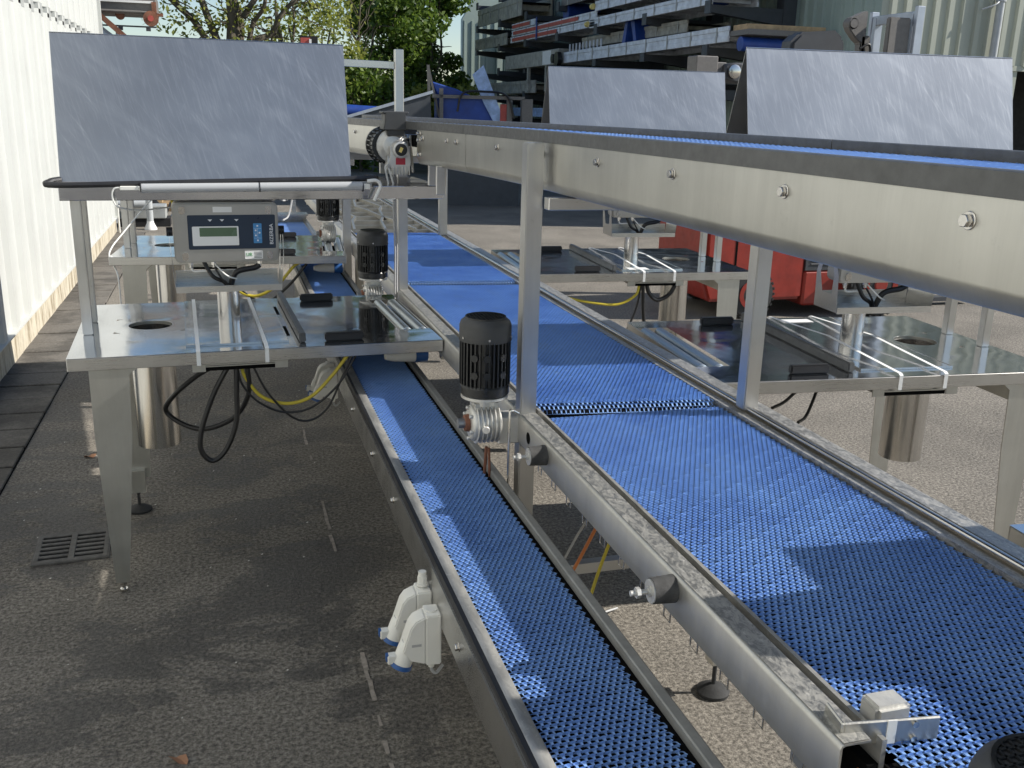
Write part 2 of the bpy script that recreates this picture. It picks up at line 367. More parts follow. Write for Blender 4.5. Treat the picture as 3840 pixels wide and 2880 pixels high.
# ------------------------------------------------------------------ the modular belt: rows of links with staggered pockets
def belt_mesh(name,width,s0,s1,px,py,mapf,parent,m='belt',depth=.0022,hw=.68,hh=.94,notch=True):
    """mapf(u,s,h)->xyz ; u across, s along, h height"""
    nx=int(round(width/px)); px=width/nx; ny=int((s1-s0)/py)
    # outer ring and U-shaped pocket, unit cell
    out=np.array([(-.5,-.5),(0,-.5),(.5,-.5),(.5,0),(.5,.5),(0,.5),(-.5,.5),(-.5,0)])
    a=hw/2; b_=hh/2
    inn=np.array([(-a,-b_),(0,-b_*.80),(a,-b_),(a,b_*.25),(a*.72,b_*.85),(0,b_),(-a*.72,b_*.85),(-a,b_*.25)])
    oh=np.array([.0028,.0042,.0028,0,-.0018,-.0008,-.0018,0])
    cols=np.arange(nx); rows=np.arange(ny)
    J,I=np.meshgrid(rows,cols,indexing='ij'); J=J.ravel(); I=I.ravel()
    keep=~((J%2==1)&(I==nx-1)); J=J[keep]; I=I[keep]
    u0=(I+.5+.5*(J%2))*px; v0=s0+(J+.5)*py
    n=len(I); V=np.zeros((n,24,3))
    V[:,0:8,0]=u0[:,None]+out[:,0]*px; V[:,0:8,1]=v0[:,None]+out[:,1]*py; V[:,0:8,2]=oh
    sk=(rng.random(n)-.5)*.05
    V[:,8:16,0]=u0[:,None]+(inn[:,0]+.0)*px+sk[:,None]*px; V[:,8:16,1]=v0[:,None]+inn[:,1]*py; V[:,8:16,2]=.0006
    V[:,16:24,:]=V[:,8:16,:]; V[:,16:24,2]=-depth; V[:,16:24,0]=u0[:,None]+inn[:,0]*px*1.10; V[:,16:24,1]=v0[:,None]+inn[:,1]*py*1.10
    if notch:
        q=(J%2==0)&(((I-3*(J//2))%8)==0)
        for a_ in (8,16): V[q,a_:a_+8,0]=(V[q,a_:a_+8,0]-u0[q,None])*1.45+u0[q,None]; V[q,a_:a_+8,1]=(V[q,a_:a_+8,1]-v0[q,None])*1.12+v0[q,None]
    V=V.reshape(-1,3)
    base=np.arange(n)[:,None]*24; Fl=[]
    for k in range(8):
        j=(k+1)%8; Fl.append(np.concatenate([base+k,base+j,base+8+j,base+8+k],1)); Fl.append(np.concatenate([base+8+k,base+8+j,base+16+j,base+16+k],1))
    P=mapf(V[:,0],V[:,1],V[:,2])
    return fast(name,np.stack(P,1),np.concatenate(Fl,0),m,parent)
def flatmap(x0,z): return lambda u,s,h:(x0+u,s,z+h)
def rollmap(x0,y0,z,r,skew=0):
    def f(u,s,h):
        sy=skew*(u-.28)
        phi=np.clip((y0-s)/r,0,4)
        yy=np.where(s>=y0,s,y0-(r+h)*np.sin(phi)); zz=np.where(s>=y0,z+h,z-r+(r+h)*np.cos(phi))
        return (x0+u,yy+sy,zz)
    return f
# ================================================================== SETTING
g=MB(); 
g.add([(-90,-60,0),(140,-60,0),(140,220,0),(-90,220,0)],[(0,1,2,3)])
tag(g.build('ground','asphalt'),kind='structure')
pv=MB(); y=-2.0; random.seed(3)
while y<14.1:
    L=.30
    pv.box(-1.43,-1.055+random.uniform(-.006,.006),y+.009,y+L-.009,-.02,.012+random.uniform(0,.005)); y+=L
tag(pv.build('path','paver',bev=.004),kind='structure')
pj=MB(); pj.box(-1.43,-1.05,-2,14.2,-.02,.0045); o=pj.build('path_joints','slot'); tag(o,kind='structure')
# ------------------------------------------------------------------ white building on the left
wb=thing('white_building','long white profiled metal building on a stained concrete plinth, left','building',(-1.43,0,0))
def cladding(x_face,y0,y1,z0,z1,pitch,depth,sgn=1,rib=.22,slope=.06):
    """vertical trapezoid sheet along y, facing +x*sgn"""
    prof=[];y=y0
    while y<y1:
        for t,dx in ((0,0),(pitch*(1-rib-2*slope),0),(pitch*(1-rib-slope),depth),(pitch*(1-slope),depth)):
            prof.append((y+t,dx*sgn))
        y+=pitch
    vs=[];fs=[]
    for yy,dx in prof: vs+=[(x_face+dx,yy,z0),(x_face+dx,yy,z1)]
    for i in range(len(prof)-1): fs.append((2*i,2*i+2,2*i+3,2*i+1))
    return vs,fs
mb=MB(); mb.add(*cladding(0,-4,14.15,.2225,2.475,.45,.034,rib=.20,slope=.05)); mb.build('lower_cladding','clad',wb,ang=20)
mb=MB(); mb.box(-.03,.002,-4,14.2,2.44,2.55); mb.build('joint_strip','trim',wb)
mb=MB(); mb.add(*cladding(0.0,-4,14.15,2.525,6.2,.45,.034,rib=.20,slope=.05)); yy=-4
while yy<14: mb.box(.002,.034,yy+.3376,yy+.4274,2.44,2.527); yy+=.45
mb.build('upper_cladding','clad',wb,ang=20)
mb=MB(); mb.box(-.05,.012,-4,14.22,-.05,.215); mb.build('plinth','plinth',wb)
mb=MB(); mb.box(-.02,.045,-4,14.22,.213,.222); mb.build('drip_flashing','clad',wb)
mb=MB(); mb.box(-12,-.03,-4,14.19,0,6.2); mb.build('wall_core','clad',wb)
mb=MB(); mb.box(-.03,.05,14.2,14.26,.2,6.2); mb.build('corner_trim','clad',wb)
mb=MB(); mb.cyl((.06,14.1,.36),(.06,14.1,0),.012); mb.cyl((.06,14.1,.36),(.06,14.1,.38),.03); mb.build('stub_pipe','whitepl',wb)
# ------------------------------------------------------------------ sun streaks as pale strips, drain, litter
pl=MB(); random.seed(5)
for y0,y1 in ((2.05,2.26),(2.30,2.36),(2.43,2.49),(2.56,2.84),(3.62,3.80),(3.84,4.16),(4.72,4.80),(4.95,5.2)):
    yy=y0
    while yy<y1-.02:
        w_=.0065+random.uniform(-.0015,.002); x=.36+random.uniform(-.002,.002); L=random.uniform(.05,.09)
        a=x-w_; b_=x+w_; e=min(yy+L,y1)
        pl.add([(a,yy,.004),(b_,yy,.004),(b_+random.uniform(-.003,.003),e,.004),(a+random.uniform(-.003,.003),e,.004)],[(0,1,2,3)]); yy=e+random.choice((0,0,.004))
tag(pl.build('sun_streaks','sunstreak'),kind='structure')  # thin streaks of sun laid on the ground as pale coloured strips
dr=thing('drain_grate','slotted square cast iron drain grate let into the asphalt','drain',(-.66,3.91,0),R(3))
mb=MB(); mb.ring((0,0,0.001),(0,0,.008),.2,.19,4)
mb.v=[(x*1.0,y*1.0,z) for x,y,z in mb.v]
m45=Matrix.Rotation(R(45),4,'Z'); mb.v=[tuple(m45@Vector(q)) for q in mb.v]; mb.build('frame','iron',dr)
mb=MB()
for sx in (-1,1):
    for k in range(7):
        yy=-.118+k*.0393; mb.box(min(sx*.012,sx*.128),max(sx*.012,sx*.128),yy-.009,yy+.009,.002,.010)
mb.box(-.012,.012,-.132,.132,.002,.0105); mb.box(-.136,-.118,-.132,.132,.002,.0105); mb.box(.118,.136,-.132,.132,.002,.0105); mb.box(-.132,.132,.12,.136,.002,.0102); mb.box(-.132,.132,-.136,-.12,.002,.0102)
mb.build('grate','iron',dr,bev=.002)
mb=MB(); mb.box(-.13,.13,-.13,.13,.0005,.0015); mb.build('pit','darkroof',dr)
random.seed(11)
for i,(x,y,lab) in enumerate(((-.72,5.0,'curled brown dead leaf on the asphalt behind the drain'),(-1.08,5.05,'brown dead leaf lying on the edge of the paving'),(-.20,2.42,'reddish flat leaf scrap on the asphalt near the camera'))):
    mb=MB(); pts=[(math.cos(t)*.028*(1+.3*math.sin(3*t)),math.sin(t)*.016,.006+.008*math.sin(2*t)) for t in [k*math.pi/5 for k in range(10)]]
    mb.add([(0,0,.004)]+pts,[(0,1+k,1+(k+1)%10) for k in range(10)]); o=mb.build('dead_leaf','leafdead'); o.location=(x,y,.002); o.rotation_euler=(0,0,i*1.3); tag(o,lab,'leaf','dead leaves on the asphalt')
mb=MB()
for _ in range(70):
    x=random.uniform(-1,.4); y=random.uniform(2.1,6); s_=random.uniform(.002,.006); t=random.uniform(0,3)
    mb.add([(x-s_,y,.004),(x,y-s_*.5,.004),(x+s_,y,.007),(x,y+s_*.6,.006)],[(0,1,2,3)])
tag(mb.build('grit','chip'),kind='stuff')
# ================================================================== GEAR MOTORS
def bolt(mb,p,ax,r=.010,l=.008):
    p=Vector(p); ax=Vector(ax); mb.cyl(p,p+ax*.002,r*1.35,n=16); mb.cyl(p+ax*.002,p+ax*(.002+l),r,n=6)
def motor(parent,x,y,zt,label=None):
    """upright gear motor: cowl on top, ribbed body, aluminium gearbox below"""
    r=.074; e=bpy.data.objects.new('gear_motor',None)
    mb=MB(); mb.lathe((x,y,zt-.062),(0,0,1),[(0,r),(.040,r),(.052,r*.94),(.060,r*.80),(.062,r*.76)],36); mb.lathe((x,y,zt-.064),(0,0,1),[(0,r+.001),(.003,r+.001)],36)
    body=MB()
    body.cyl((x,y,zt-.205),(x,y,zt-.060),r*.84,n=36)
    nf=34
    for i in range(nf):
        t=2*math.pi*i/nf; c,s_=math.cos(t),math.sin(t); m=Matrix.Translation((x,y,0))@Matrix.Rotation(t,4,'Z'); body.box(r*.80,r*.985,-.0022,.0022,zt-.19,zt-.063,m)
    body.lathe((x,y,zt-.225),(0,0,1),[(0,r*.86),(.006,r*.95),(.028,r*.95),(.034,r*.9)],36)
    for a in (R(-128),R(-62),R(-100)):
        for zz in (zt-.105,zt-.155):
            m=Matrix.Translation((x,y,0))@Matrix.Rotation(a,4,'Z'); body.cyl(m@Vector((r*.8,0,zz)),m@Vector((r*1.03,0,zz)),.0105,n=14)
    o=body.build('motor',M['motor'],parent,ang=30)
    mb.build('fan_cowl','cowl',o)
    gr=MB()
    for i in range(-6,7):
        d=i*.0105; L=math.sqrt(max(0,(r*.74)**2-d*d))
        if L>.005: gr.beam((x+d-L*.0,y-L,zt+.0012),(x+d,y+L,zt+.0012),.0028,.003); gr.beam((x-L,y+d,zt+.0012),(x+L,y+d,zt+.0012),.0028,.003)
    gr.ring((x,y,zt-.001),(x,y,zt+.003),r*.78,r*.72,36); gr.build('fan_grille','motor',o)
    sc=MB(); 
    for a in (R(-96),R(-30),R(-160)): 
        m=Matrix.Translation((x,y,0))@Matrix.Rotation(a,4,'Z'); sc.cyl(m@Vector((r*.99,0,zt-.052)),m@Vector((r*1.03,0,zt-.052)),.0035,n=10)
    sc.build('cowl_screw','tube',o)
    gb=MB(); zb=zt-.225
    gb.lathe((x,y,zb-.008),(0,0,1),[(0,r*.92),(.009,r*.92)],36); gb.cyl((x,y,zb-.03),(x,y,zb-.008),r*.5,n=24)
    gz=zb-.085
    gb.lathe((x-.045,y,gz),(1,0,0),[(0,.040),(.004,.050),(.012,.054),(.078,.054),(.086,.050),(.090,.040)],32)
    for k in range(6): gb.lathe((x-.030+k*.0125,y,gz),(1,0,0),[(0,.0615),(.004,.0615)],32)
    gb.box(x-.035,x+.035,y-.03,y+.03,gz+.03,zb-.02)
    for k in range(6):
        t=R(60*k+20); gb.cyl((x-.052,y+math.cos(t)*.044,gz+math.sin(t)*.044),(x-.04,y+math.cos(t)*.044,gz+math.sin(t)*.044),.006,n=8)
    gb.cyl((x-.01,y-.066,gz-.005),(x-.01,y-.055,gz-.005),.011,n=20)
    g2=gb.build('gearbox','cast',parent,bev=.0012)
    sh=MB(); sh.cyl((x-.078,y,gz),(x-.04,y,gz),.014,n=18); sh.build('output_shaft','dull',g2)
    sh=MB(); sh.lathe((x-.058,y,gz),(1,0,0),[(0,.024),(.012,.026)],24); sh.build('shaft_seal','rust',g2)
    return o
# ================================================================== CONVEYOR A (wide, ends flush with the desks)
AX0,AX1=.862,1.435
def wide_conveyor(name,label,y0,y1,zb,belt=True,zig=False,roll=None,mot=None,sk=0):
    t=thing(name,label,'conveyor',(0,0,0)); zt=.91
    # left side frame: outer plate, rounded top edge
    mb=MB(); mb.prism([(.785,.822),(.783,.826),(.783,.902),(.7855,.908),(.791,.9105),(.833,.9105),(.833,.9075),(.791,.9075),(.787,.905),(.787,.826)],'y',y0,y1)
    mb.build('side_frame','satin',t,ang=60)
    mb=MB(); mb.box(.789,.832,y0+.002,y1-.002,.9115,.9122); mb.build('stained_top','dirty',t)
    mb=MB(); mb.box(.834,.8525,y0+.002,y1,.82,.866); mb.build('drip_channel','slot',t)
    mb=MB(); mb.box(.853,.861,y0+.001,y1,.85,.9055); mb.build('wear_strip','flange',t)
    mb=MB(); mb.box(1.437,1.462,y0,y1,.85,.898); mb.build('wear_strip','dirty',t)
    mb=MB(); mb.box(1.5435,1.5465,y0,y1,.64,.90); mb.build('shade_skirt','beam',t)  # added plate, hidden from the camera, shades the ground to the left
    mb=MB(); mb.cyl((1.472,y0,.908),(1.472,y1,.908),.0085,n=18); mb.build('guide_rod','tube',t)
    mb=MB(); mb.prism([(1.483,.90),(1.486,.9095),(1.538,.9095),(1.542,.905),(1.542,.826),(1.538,.826),(1.538,.9055),(1.487,.9055)],'y',y0,y1); mb.build('side_frame','beam',t,ang=60)
    mb=MB(); mb.box(1.488,1.536,y0+.002,y1-.002,.9105,.9112); mb.build('stained_top','dirty',t)
    if belt:
        ys=y0 if roll is None else roll
        r=.034
        if roll is None: belt_mesh('belt',AX1-AX0,.45,y1,.0145,.0135,flatmap(AX0,zb),t)
        else: belt_mesh('belt',AX1-AX0,ys-r*2.2,y1,.0145,.0135,rollmap(AX0,ys,zb,r,sk),t)
        mb=MB(); mb.box(AX0+.002,AX1-.002,y0+(.002 if roll else 0),y1,zb-.05,zb-(.03 if roll else .022)); mb.build('belt_carrier','slot',t)
    n=int((y1-y0)/1.0)
    mb=MB()
    for k in range(n+1):
        yy=y0+.1+k*(y1-y0-.2)/max(1,n); mb.box(.79,1.538,yy-.02,yy+.02,.80,.83)
    mb.build('cross_member','beam',t)
    return t
A1=wide_conveyor('belt_conveyor','nearest wide blue belt conveyor running from the lower right to the tall post',.965,2.537,.886)
# belt runs past the frame at the near end
mb=MB(); mb.box(AX0,AX1,.45,1.0,.836,.864); mb.build('belt_carrier','slot',A1)
mb=MB(); mb.box(1.437,1.462,.4,1.0,.85,.898); mb.build('wear_strip','dirty',A1)
mb=MB(); mb.cyl((1.472,.4,.908),(1.472,1.0,.908),.0085,n=18); mb.build('guide_rod','tube',A1)
mb=MB(); mb.box(1.484,1.542,.4,1.0,.826,.9095); mb.build('side_frame','beam',A1)
A2=wide_conveyor('belt_conveyor','middle wide blue belt conveyor between the two square posts and the far motor',2.54,4.66,.897,roll=2.62,sk=-.12)
A3=wide_conveyor('belt_conveyor','farthest wide blue belt section lying between the two farther desks',4.663,6.74,.900,roll=4.78,sk=-.09)
A4=wide_conveyor('conveyor_frame','beltless far conveyor frame with cross slats and zigzag strips',6.745,9.9,.90,belt=False)
mb=MB(); yy=6.95
while yy<9.8: mb.beam((.84,yy,.850),(1.48,yy,.850),.02,.09); yy+=.30
mb.build('cross_slat','beam',A4)
mb=MB()
for x0,sg in ((.88,1),(1.1,1),(1.32,-1)):
    pts=[];yy=6.85;k=0
    while yy<9.8: pts.append((x0+.055*sg*((k%4) if k%4<3 else 1),yy,.902)); yy+=(.25 if k%2 else .55);k+=1
    for a,b_ in zip(pts,pts[1:]): mb.beam(a,b_,.016,.03)
mb.build('zigzag_strip','beam',A4)
# bits on the nearest section
mb=MB(); 
for y_,z_ in ((2.27,.872),(1.495,.880)): mb.lathe((.783,y_,z_),(-1,0,0),[(0,.0275),(.046,.0250)],28)
bf=mb.build('rubber_buffer','rubber',A1)
mb=MB()
for y_,z_ in ((2.27,.872),(1.495,.880)):
    mb.lathe((.737,y_,z_),(-1,0,0),[(0,.0235),(.002,.0235)],28); mb.cyl((.737,y_,z_),(.695,y_,z_),.0055,n=14); mb.cyl((.714,y_,z_),(.706,y_,z_),.011,n=6); mb.cyl((.735,y_,z_),(.730,y_,z_),.010,n=14)
mb.build('buffer_stud','cast',bf)
mb=MB(); mb.lathe((.7829,2.42,.868),(-1,0,0),[(0,.017),(.0006,.017)],24); mb.build('round_hole','slot',A1)
mb=MB(); yy=1.05
while yy<2.5: mb.tube([(.79,yy,.83),(.79,yy,.797),(.79,yy+.028,.797),(.79,yy+.028,.83)],.0016,6,0); yy+=.115
mb.build('wire_hook','tube',A1)
# end bracket with switch housing
mb=MB(); m_=Matrix.Translation((.832,.985,.906))@Matrix.Rotation(R(-8),4,'Z')
mb.box(-.030,.118,-.003,.003,-.016,.022,m_); mb.box(-.034,-.028,-.003,.05,-.016,.022,m_); br=mb.build('end_bracket','beam',A1,bev=.002)
mb=MB(); mb.box(.036,.050,-.0042,-.003,-.016,.022,m_); mb.build('tape_strip','label',br)
mb=MB()
for q in ((.078,.014),(.078,-.010)): mb.cyl(m_@Vector((q[0],-.003,q[1])),m_@Vector((q[0],-.007,q[1])),.005,n=12)
mb.build('bracket_screw','tube',br)
mb=MB(); mb.box(.868,.928,1.0,1.045,.80,.930); mb.build('end_block','cast',A1,bev=.006,seg=2)
mb=MB(); mb.box(.855,.90,1.0,1.03,.60,.80); mb.build('end_post','beam',A1,bev=.003)
mb=MB(); mb.tube([(.835,.98,.85),(.835,.985,.75),(.84,1.0,.5)],.006,8,4); mb.build('cable','orange',A1)
# A legs + foot
mb=MB(); mb.box(1.37,1.42,2.32,2.37,.11,.83); mb.box(1.40,1.45,4.6,4.65,.05,.83); mb.box(.80,.85,4.62,4.67,.05,.83); mb.box(.80,.85,6.2,6.25,.05,.83); mb.box(1.45,1.5,6.5,6.55,.05,.83); mb.build('leg','beam',A1,bev=.003)
mb=MB(); mb.cyl((1.395,2.345,.02),(1.395,2.345,.12),.007,n=12); mb.lathe((1.395,2.345,0),(0,0,1),[(0,.05),(.012,.052),(.024,.034),(.034,.014)],28); mb.build('levelling_foot','tyre',A1)
mb=MB(); mb.box(.75,1.5,3.02,3.06,.10,.14); mb.build('floor_rail','dull',A1)
mb=MB(); mb.tube([(1.15,2.7,.5),(1.0,2.75,.16),(.85,2.70,.12),(.74,2.75,.16),(.72,3,.3)],.006,8,6); mb.build('cable','orange',A1)
mb=MB(); mb.tube([(1.02,2.25,.74),(.98,2.32,.50),(.90,2.30,.28),(.78,2.25,.2),(.74,2.25,.3)],.005,8,6); mb.build('hose','yellow',A1)
mb=MB(); mb.tube([(1.1,2.5,.7),(1.05,2.75,.35),(.95,2.75,.06),(1.3,2.9,.01)],.004,8,6); mb.build('cable','greycab',A1)
motor(A1,.705,.570,1.178)
motor(A2,.690,2.555,1.190)
motor(A3,.672,4.58,1.185)
motor(A4,.640,6.28,1.27)
mb=MB(); mb.box(.725,.786,2.52,2.59,.82,.90); mb.build('motor_mount','cast',A2,bev=.003)
mb=MB(); mb.tube([(.70,2.56,.80),(.705,2.6,.60),(.74,2.65,.3),(.78,2.7,.05)],.005,8,5); mb.tube([(.705,2.55,.80),(.72,2.57,.62),(.76,2.6,.3),(.8,2.62,.05)],.004,8,5); mb.build('cable','rust',A2)
mb=MB(); mb.tube([(.775,2.49,.92),(.752,2.485,.93),(.745,2.48,.90),(.745,2.48,.62)],.0035,8,5); mb.build('wire_hook','tube',A2)
# ================================================================== CONVEYOR B (narrow, lower)
Bn=thing('narrow_conveyor','narrow low blue belt conveyor beside the wide one, passing under the left desks','conveyor')
by0,by1=.75,6.9
mb=MB(); mb.box(.4285,.4325,by0,by1,.600,.700); mb.build('side_frame','steel',Bn)
mb=MB(); mb.box(.433,.4430,by0,by1,.62,.7222); mb.build('edge_strip','blackpl',Bn)
mb=MB(); mb.prism([(.4435,.690),(.4435,.7215),(.446,.7225),(.470,.7225),(.4715,.7205),(.4715,.690)],'y',by0,by1); mb.build('stained_flange','flange',Bn,ang=60)
mb=MB(); mb.box(.700,.7125,by0,by1,.66,.706); mb.build('wear_strip','slot',Bn)
mb=MB(); mb.prism([(.713,.61),(.713,.7245),(.716,.7265),(.733,.7265),(.7365,.724),(.7365,.61)],'y',by0,by1); mb.build('side_frame','railgrey',Bn,ang=25)
belt_mesh('belt',.226,by0,5.3,.0145,.0135,flatmap(.4735,.712),Bn)
belt_mesh('belt',.226,5.3,by1,.0145,.0135,flatmap(.4735,.712),Bn)
mb=MB(); mb.box(.4735,.699,by0,by1,.66,.688); mb.build('belt_carrier','slot',Bn)
mb=MB()
for y_ in (1.22,1.76,2.58,2.98,3.48,4.0,4.6,5.2): bolt(mb,(.4285,y_,.650),(-1,0,0),.008,.007)
mb.build('bolt','tube',Bn,bev=.0008)
mb=MB()
for y_ in (1.0,3.2,5.6): mb.box(.66,.70,y_,y_+.04,.04,.66)
mb.build('leg','dull',Bn)
# ivory plug sockets hanging on the outer face
def socket(y,z,parent,tilt=0):
    m=Matrix.Translation((.428,y,z))@Matrix.Scale(.70,4); K=.70
    mb=MB()
    mb.prism([(0,-.088),(0,.095),(-.045,.095),(-.0525,.090),(-.0525,-.086)],'y',-.041,.041,m)
    mb.prism([(-.051,.090),(-.085,.075),(-.100,.055),(-.128,-.030),(-.100,-.067),(-.051,-.084)],'y',-.036,.036,m)
    a=m@Vector((-.098,0,-.01)); d=Vector((-.34,0,-.94)).normalized()
    mb.lathe(a,d,[(0,.018),(.012,.0225),(.060,.0235)],28)
    o=mb.build('plug_socket','whitepl',parent,bev=.003,seg=2)
    mb=MB(); mb.lathe(a+d*.056,d,[(0,.0255),(.010,.0265)],28); mb.build('socket_lid','bluepl',o)
    mb=MB(); q=a+d*.052; mb.box(q.x-.036,q.x-.014,q.y-.010,q.y+.010,q.z-.002,q.z+.022); mb.build('hinge','whitepl',o,bev=.003)
    mb=MB(); mb.box(q.x-.039,q.x-.033,q.y-.007,q.y+.007,q.z+.006,q.z+.022); mb.build('lid_spring','bluepl',o)
    mb=MB(); mb.prism([(-.098,-.014),(-.066,-.014),(-.066,-.005),(-.098,-.005)],'y',-.0368,-.0355,m); mb.build('latch_slot','greycab',o)
    mb=MB(); p=m@Vector((-.026,0,.095)); mb.cyl(p,p+Vector((0,0,.003)),.013,n=24); mb.build('screw_cap','whitepl',o)
    mb=MB(); p=m@Vector((-.026,0,-.085)); mb.cyl(p,p-Vector((0,0,.014)),.010,n=6); mb.cyl(p-Vector((0,0,.014)),p-Vector((0,0,.021)),.007,n=16); mb.build('cable_gland','whitepl',o)
    mb=MB(); p=p-Vector((0,0,.020)); mb.tube([p,p+Vector((.002,0,-.012)),p+Vector((.012,0,-.02)),p+Vector((.03,.01,-.008))],.004,8,6); mb.build('lead','greycab',o)
    return o
socket(1.955,.568,Bn); o_=socket(2.062,.572,Bn)
mb=MB(); mb.cyl((.410,2.062,.644),(.410,2.062,.650),.014,n=20); mb.cyl((.410,2.062,.650),(.410,2.062,.668),.012,n=8); mb.cyl((.410,2.062,.668),(.410,2.062,.680),.010,n=16); mb.build('top_gland','whitepl',o_)
socket(4.02,.60,Bn); socket(4.13,.60,Bn); socket(5.55,.60,Bn); socket(5.68,.60,Bn)
# far continuation of the narrow line, lit, with end plate
Bf=thing('narrow_conveyor','far end of the narrow blue belt line with its steel end plate','conveyor')
mb=MB(); mb.box(.43,.445,7.0,9.2,.60,.735); mb.box(.70,.73,7.0,9.2,.60,.735); mb.build('side_frame','beam',Bf)
belt_mesh('belt',.250,7.0,9.1,.0145,.0135,flatmap(.447,.712),Bf,'beltC')
mb=MB(); mb.box(.43,.73,9.1,9.12,.70,.80); mb.box(.43,.73,8.92,9.1,.785,.80); mb.box(.60,.64,9.12,9.16,0,1.15); mb.build('end_plate','steel',Bf)
mb=MB(); mb.tube([(.50,8.8,.76),(.56,8.9,.80),(.60,8.95,1.0),(.52,8.9,1.05),(.47,8.9,.98),(.52,8.95,.92),(.60,9.0,.95)],.008,8,6); mb.build('cable','greycab',Bf)
mb=MB(); mb.tube([(.52,8.9,1.1),(.54,8.9,1.0),(.58,8.9,.96),(.62,8.9,1.02),(.60,8.9,1.1)],.01,8,6); mb.build('yellow_cable','yellow',Bf)
# ================================================================== CONVEYOR C (raised, curving)
def cpath(s):
    y0=.3; L1=2.1; th=.163; Rr=8.6; La=th*Rr
    if s<L1: return .85,y0+s,0.0
    if s<L1+La:
        a=(s-L1)/Rr; return .85-Rr*(1-math.cos(a)),y0+L1+Rr*math.sin(a),a
    d=s-L1-La; return .85-Rr*(1-math.cos(th))-d*math.sin(th),y0+L1+Rr*math.sin(th)+d*math.cos(th),th
_cp=np.vectorize(lambda s:cpath(s))
def cmap(u0,z):
    def f(u,s,h):
        x,y,a=_cp(s); uu=u0+u
        return (x+uu*np.cos(a),y+uu*np.sin(a),z+h)
    return f
def sweep(mb,prof,s0,s1,step=.12,closed=True):
    n=max(1,int(round((s1-s0)/step))); vs=[];fs=[];k=len(prof)
    for i in range(n+1):
        x,y,a=cpath(s0+(s1-s0)*i/n)
        for u,z in prof: vs.append((x+u*math.cos(a),y+u*math.sin(a),z))
    for i in range(n):
        for j in range(k if closed else k-1): fs.append((i*k+j,i*k+(j+1)%k,(i+1)*k+(j+1)%k,(i+1)*k+j))
    if closed: fs+=[tuple(range(k)),tuple(range((n+1)*k-1,n*k-1,-1))]
    return mb.add(vs,fs)
Cc=thing('curved_conveyor','raised curving stainless belt conveyor on tall square posts, at eye level','conveyor')
plate=[(0,1.667),(0,1.566),(.0015,1.560),(.010,1.541),(.013,1.538),(.050,1.5365),(.050,1.5395),(.016,1.5415),(.0135,1.5435),(.0055,1.561),(.004,1.567),(.004,1.667)]
for a,b_ in ((0,2.35),(2.353,2.98),(2.983,3.50),(3.85,4.55),(4.553,6.0)):
    mb=MB(); sweep(mb,plate,a,b_); mb.build('side_panel','beam',Cc,ang=50)
mb=MB(); sweep(mb,[(-.003,1.6675),(-.003,1.697),(0,1.699),(.016,1.699),(.016,1.6675)],0,3.0); sweep(mb,[(-.003,1.6675),(-.003,1.697),(0,1.699),(.016,1.699),(.016,1.6675)],3.002,6.0); mb.build('edge_guide','lip',Cc,ang=50)
mb=MB(); sweep(mb,[(.553,1.60),(.553,1.699),(.556,1.701),(.572,1.701),(.572,1.60)],0,1.75); sweep(mb,[(.553,1.60),(.553,1.699),(.556,1.701),(.572,1.701),(.572,1.60)],1.753,6.0); mb.build('edge_guide','lip',Cc,ang=50)
mb=MB(); sweep(mb,[(.573,1.667),(.573,1.475),(.577,1.475),(.577,1.667)],0,6.0); mb.build('side_panel','beam',Cc)  # right panel, lower part added to keep sun off the ground at left
belt_mesh('belt',.53,0,3.0,.0145,.0135,cmap(.02,1.676),Cc,'beltC')
belt_mesh('belt',.53,3.0,4.6,.0252,.0254,cmap(.02,1.676),Cc,'beltC')
belt_mesh('belt',.53,4.6,6.0,.0252,.0508,cmap(.02,1.676),Cc,'beltC')
mb=MB(); sweep(mb,[(.018,1.60),(.018,1.645),(.552,1.645),(.552,1.60)],0,6.0); mb.build('belt_carrier','slot',Cc)
def cpt(y,u=0):
    lo,hi=0,12
    for _ in range(40):
        m=(lo+hi)/2
        if cpath(m)[1]<y: lo=m
        else: hi=m
    x,yy,a=cpath(lo); return Vector((x+u*math.cos(a),yy+u*math.sin(a),0)),a
mb=MB()
for k in range(-1,8):
    y_=.95+.4035*k
    if y_<.4: continue
    if 3.75<y_<4.1: y_=3.73
    p,a=cpt(y_); bolt(mb,(p.x,p.y,1.637),(-math.cos(a),-math.sin(a),0),.0085,.008)
for y_ in (3.47,4.32,4.6,4.9,5.2,5.5): p,a=cpt(y_); bolt(mb,(p.x,p.y,1.637),(-math.cos(a),-math.sin(a),0),.0075,.007)
for z_ in (1.655,1.63,1.575): p,a=cpt(3.76); bolt(mb,(p.x,p.y,z_),(-math.cos(a),-math.sin(a),0),.007,.012)
mb.build('bolt','tube',Cc,bev=.0008)
# posts
def post(x,y,z0,z1,w_=.048,d_=.05,cap=True):
    mb=MB(); mb.box(x,x+w_,y,y+d_,z0,z1); return mb.build('post','steel_v',Cc,bev=.003,seg=2)
post(.784,2.505,0,1.668); post(1.455,2.42,.905,1.56); post(.784,4.50,0,1.56,.044); post(1.425,6.54,.905,1.56,.055); post(.725,6.20,0,1.56,.05)
mb=MB(); mb.box(.83,1.46,2.45,2.49,1.495,1.528); mb.box(.83,1.40,4.55,4.59,1.50,1.53); mb.build('cross_bar','steel',Cc,bev=.002)
mb=MB()
for x,y in ((.762,4.49),(.772,4.492)): mb.tube([(x,y,1.56),(x-.002,y,1.3),(x+.003,y,1.1),(x,y,.9),(x,y,.5)],.0045,8,5)
mb.build('cable','greycab',Cc)
p6,a6=cpt(5.75,.60); mb=MB(); mb.box(p6.x,p6.x+.05,p6.y,p6.y+.05,1.45,2.075); mb.build('upright','steel_v',Cc,bev=.003)
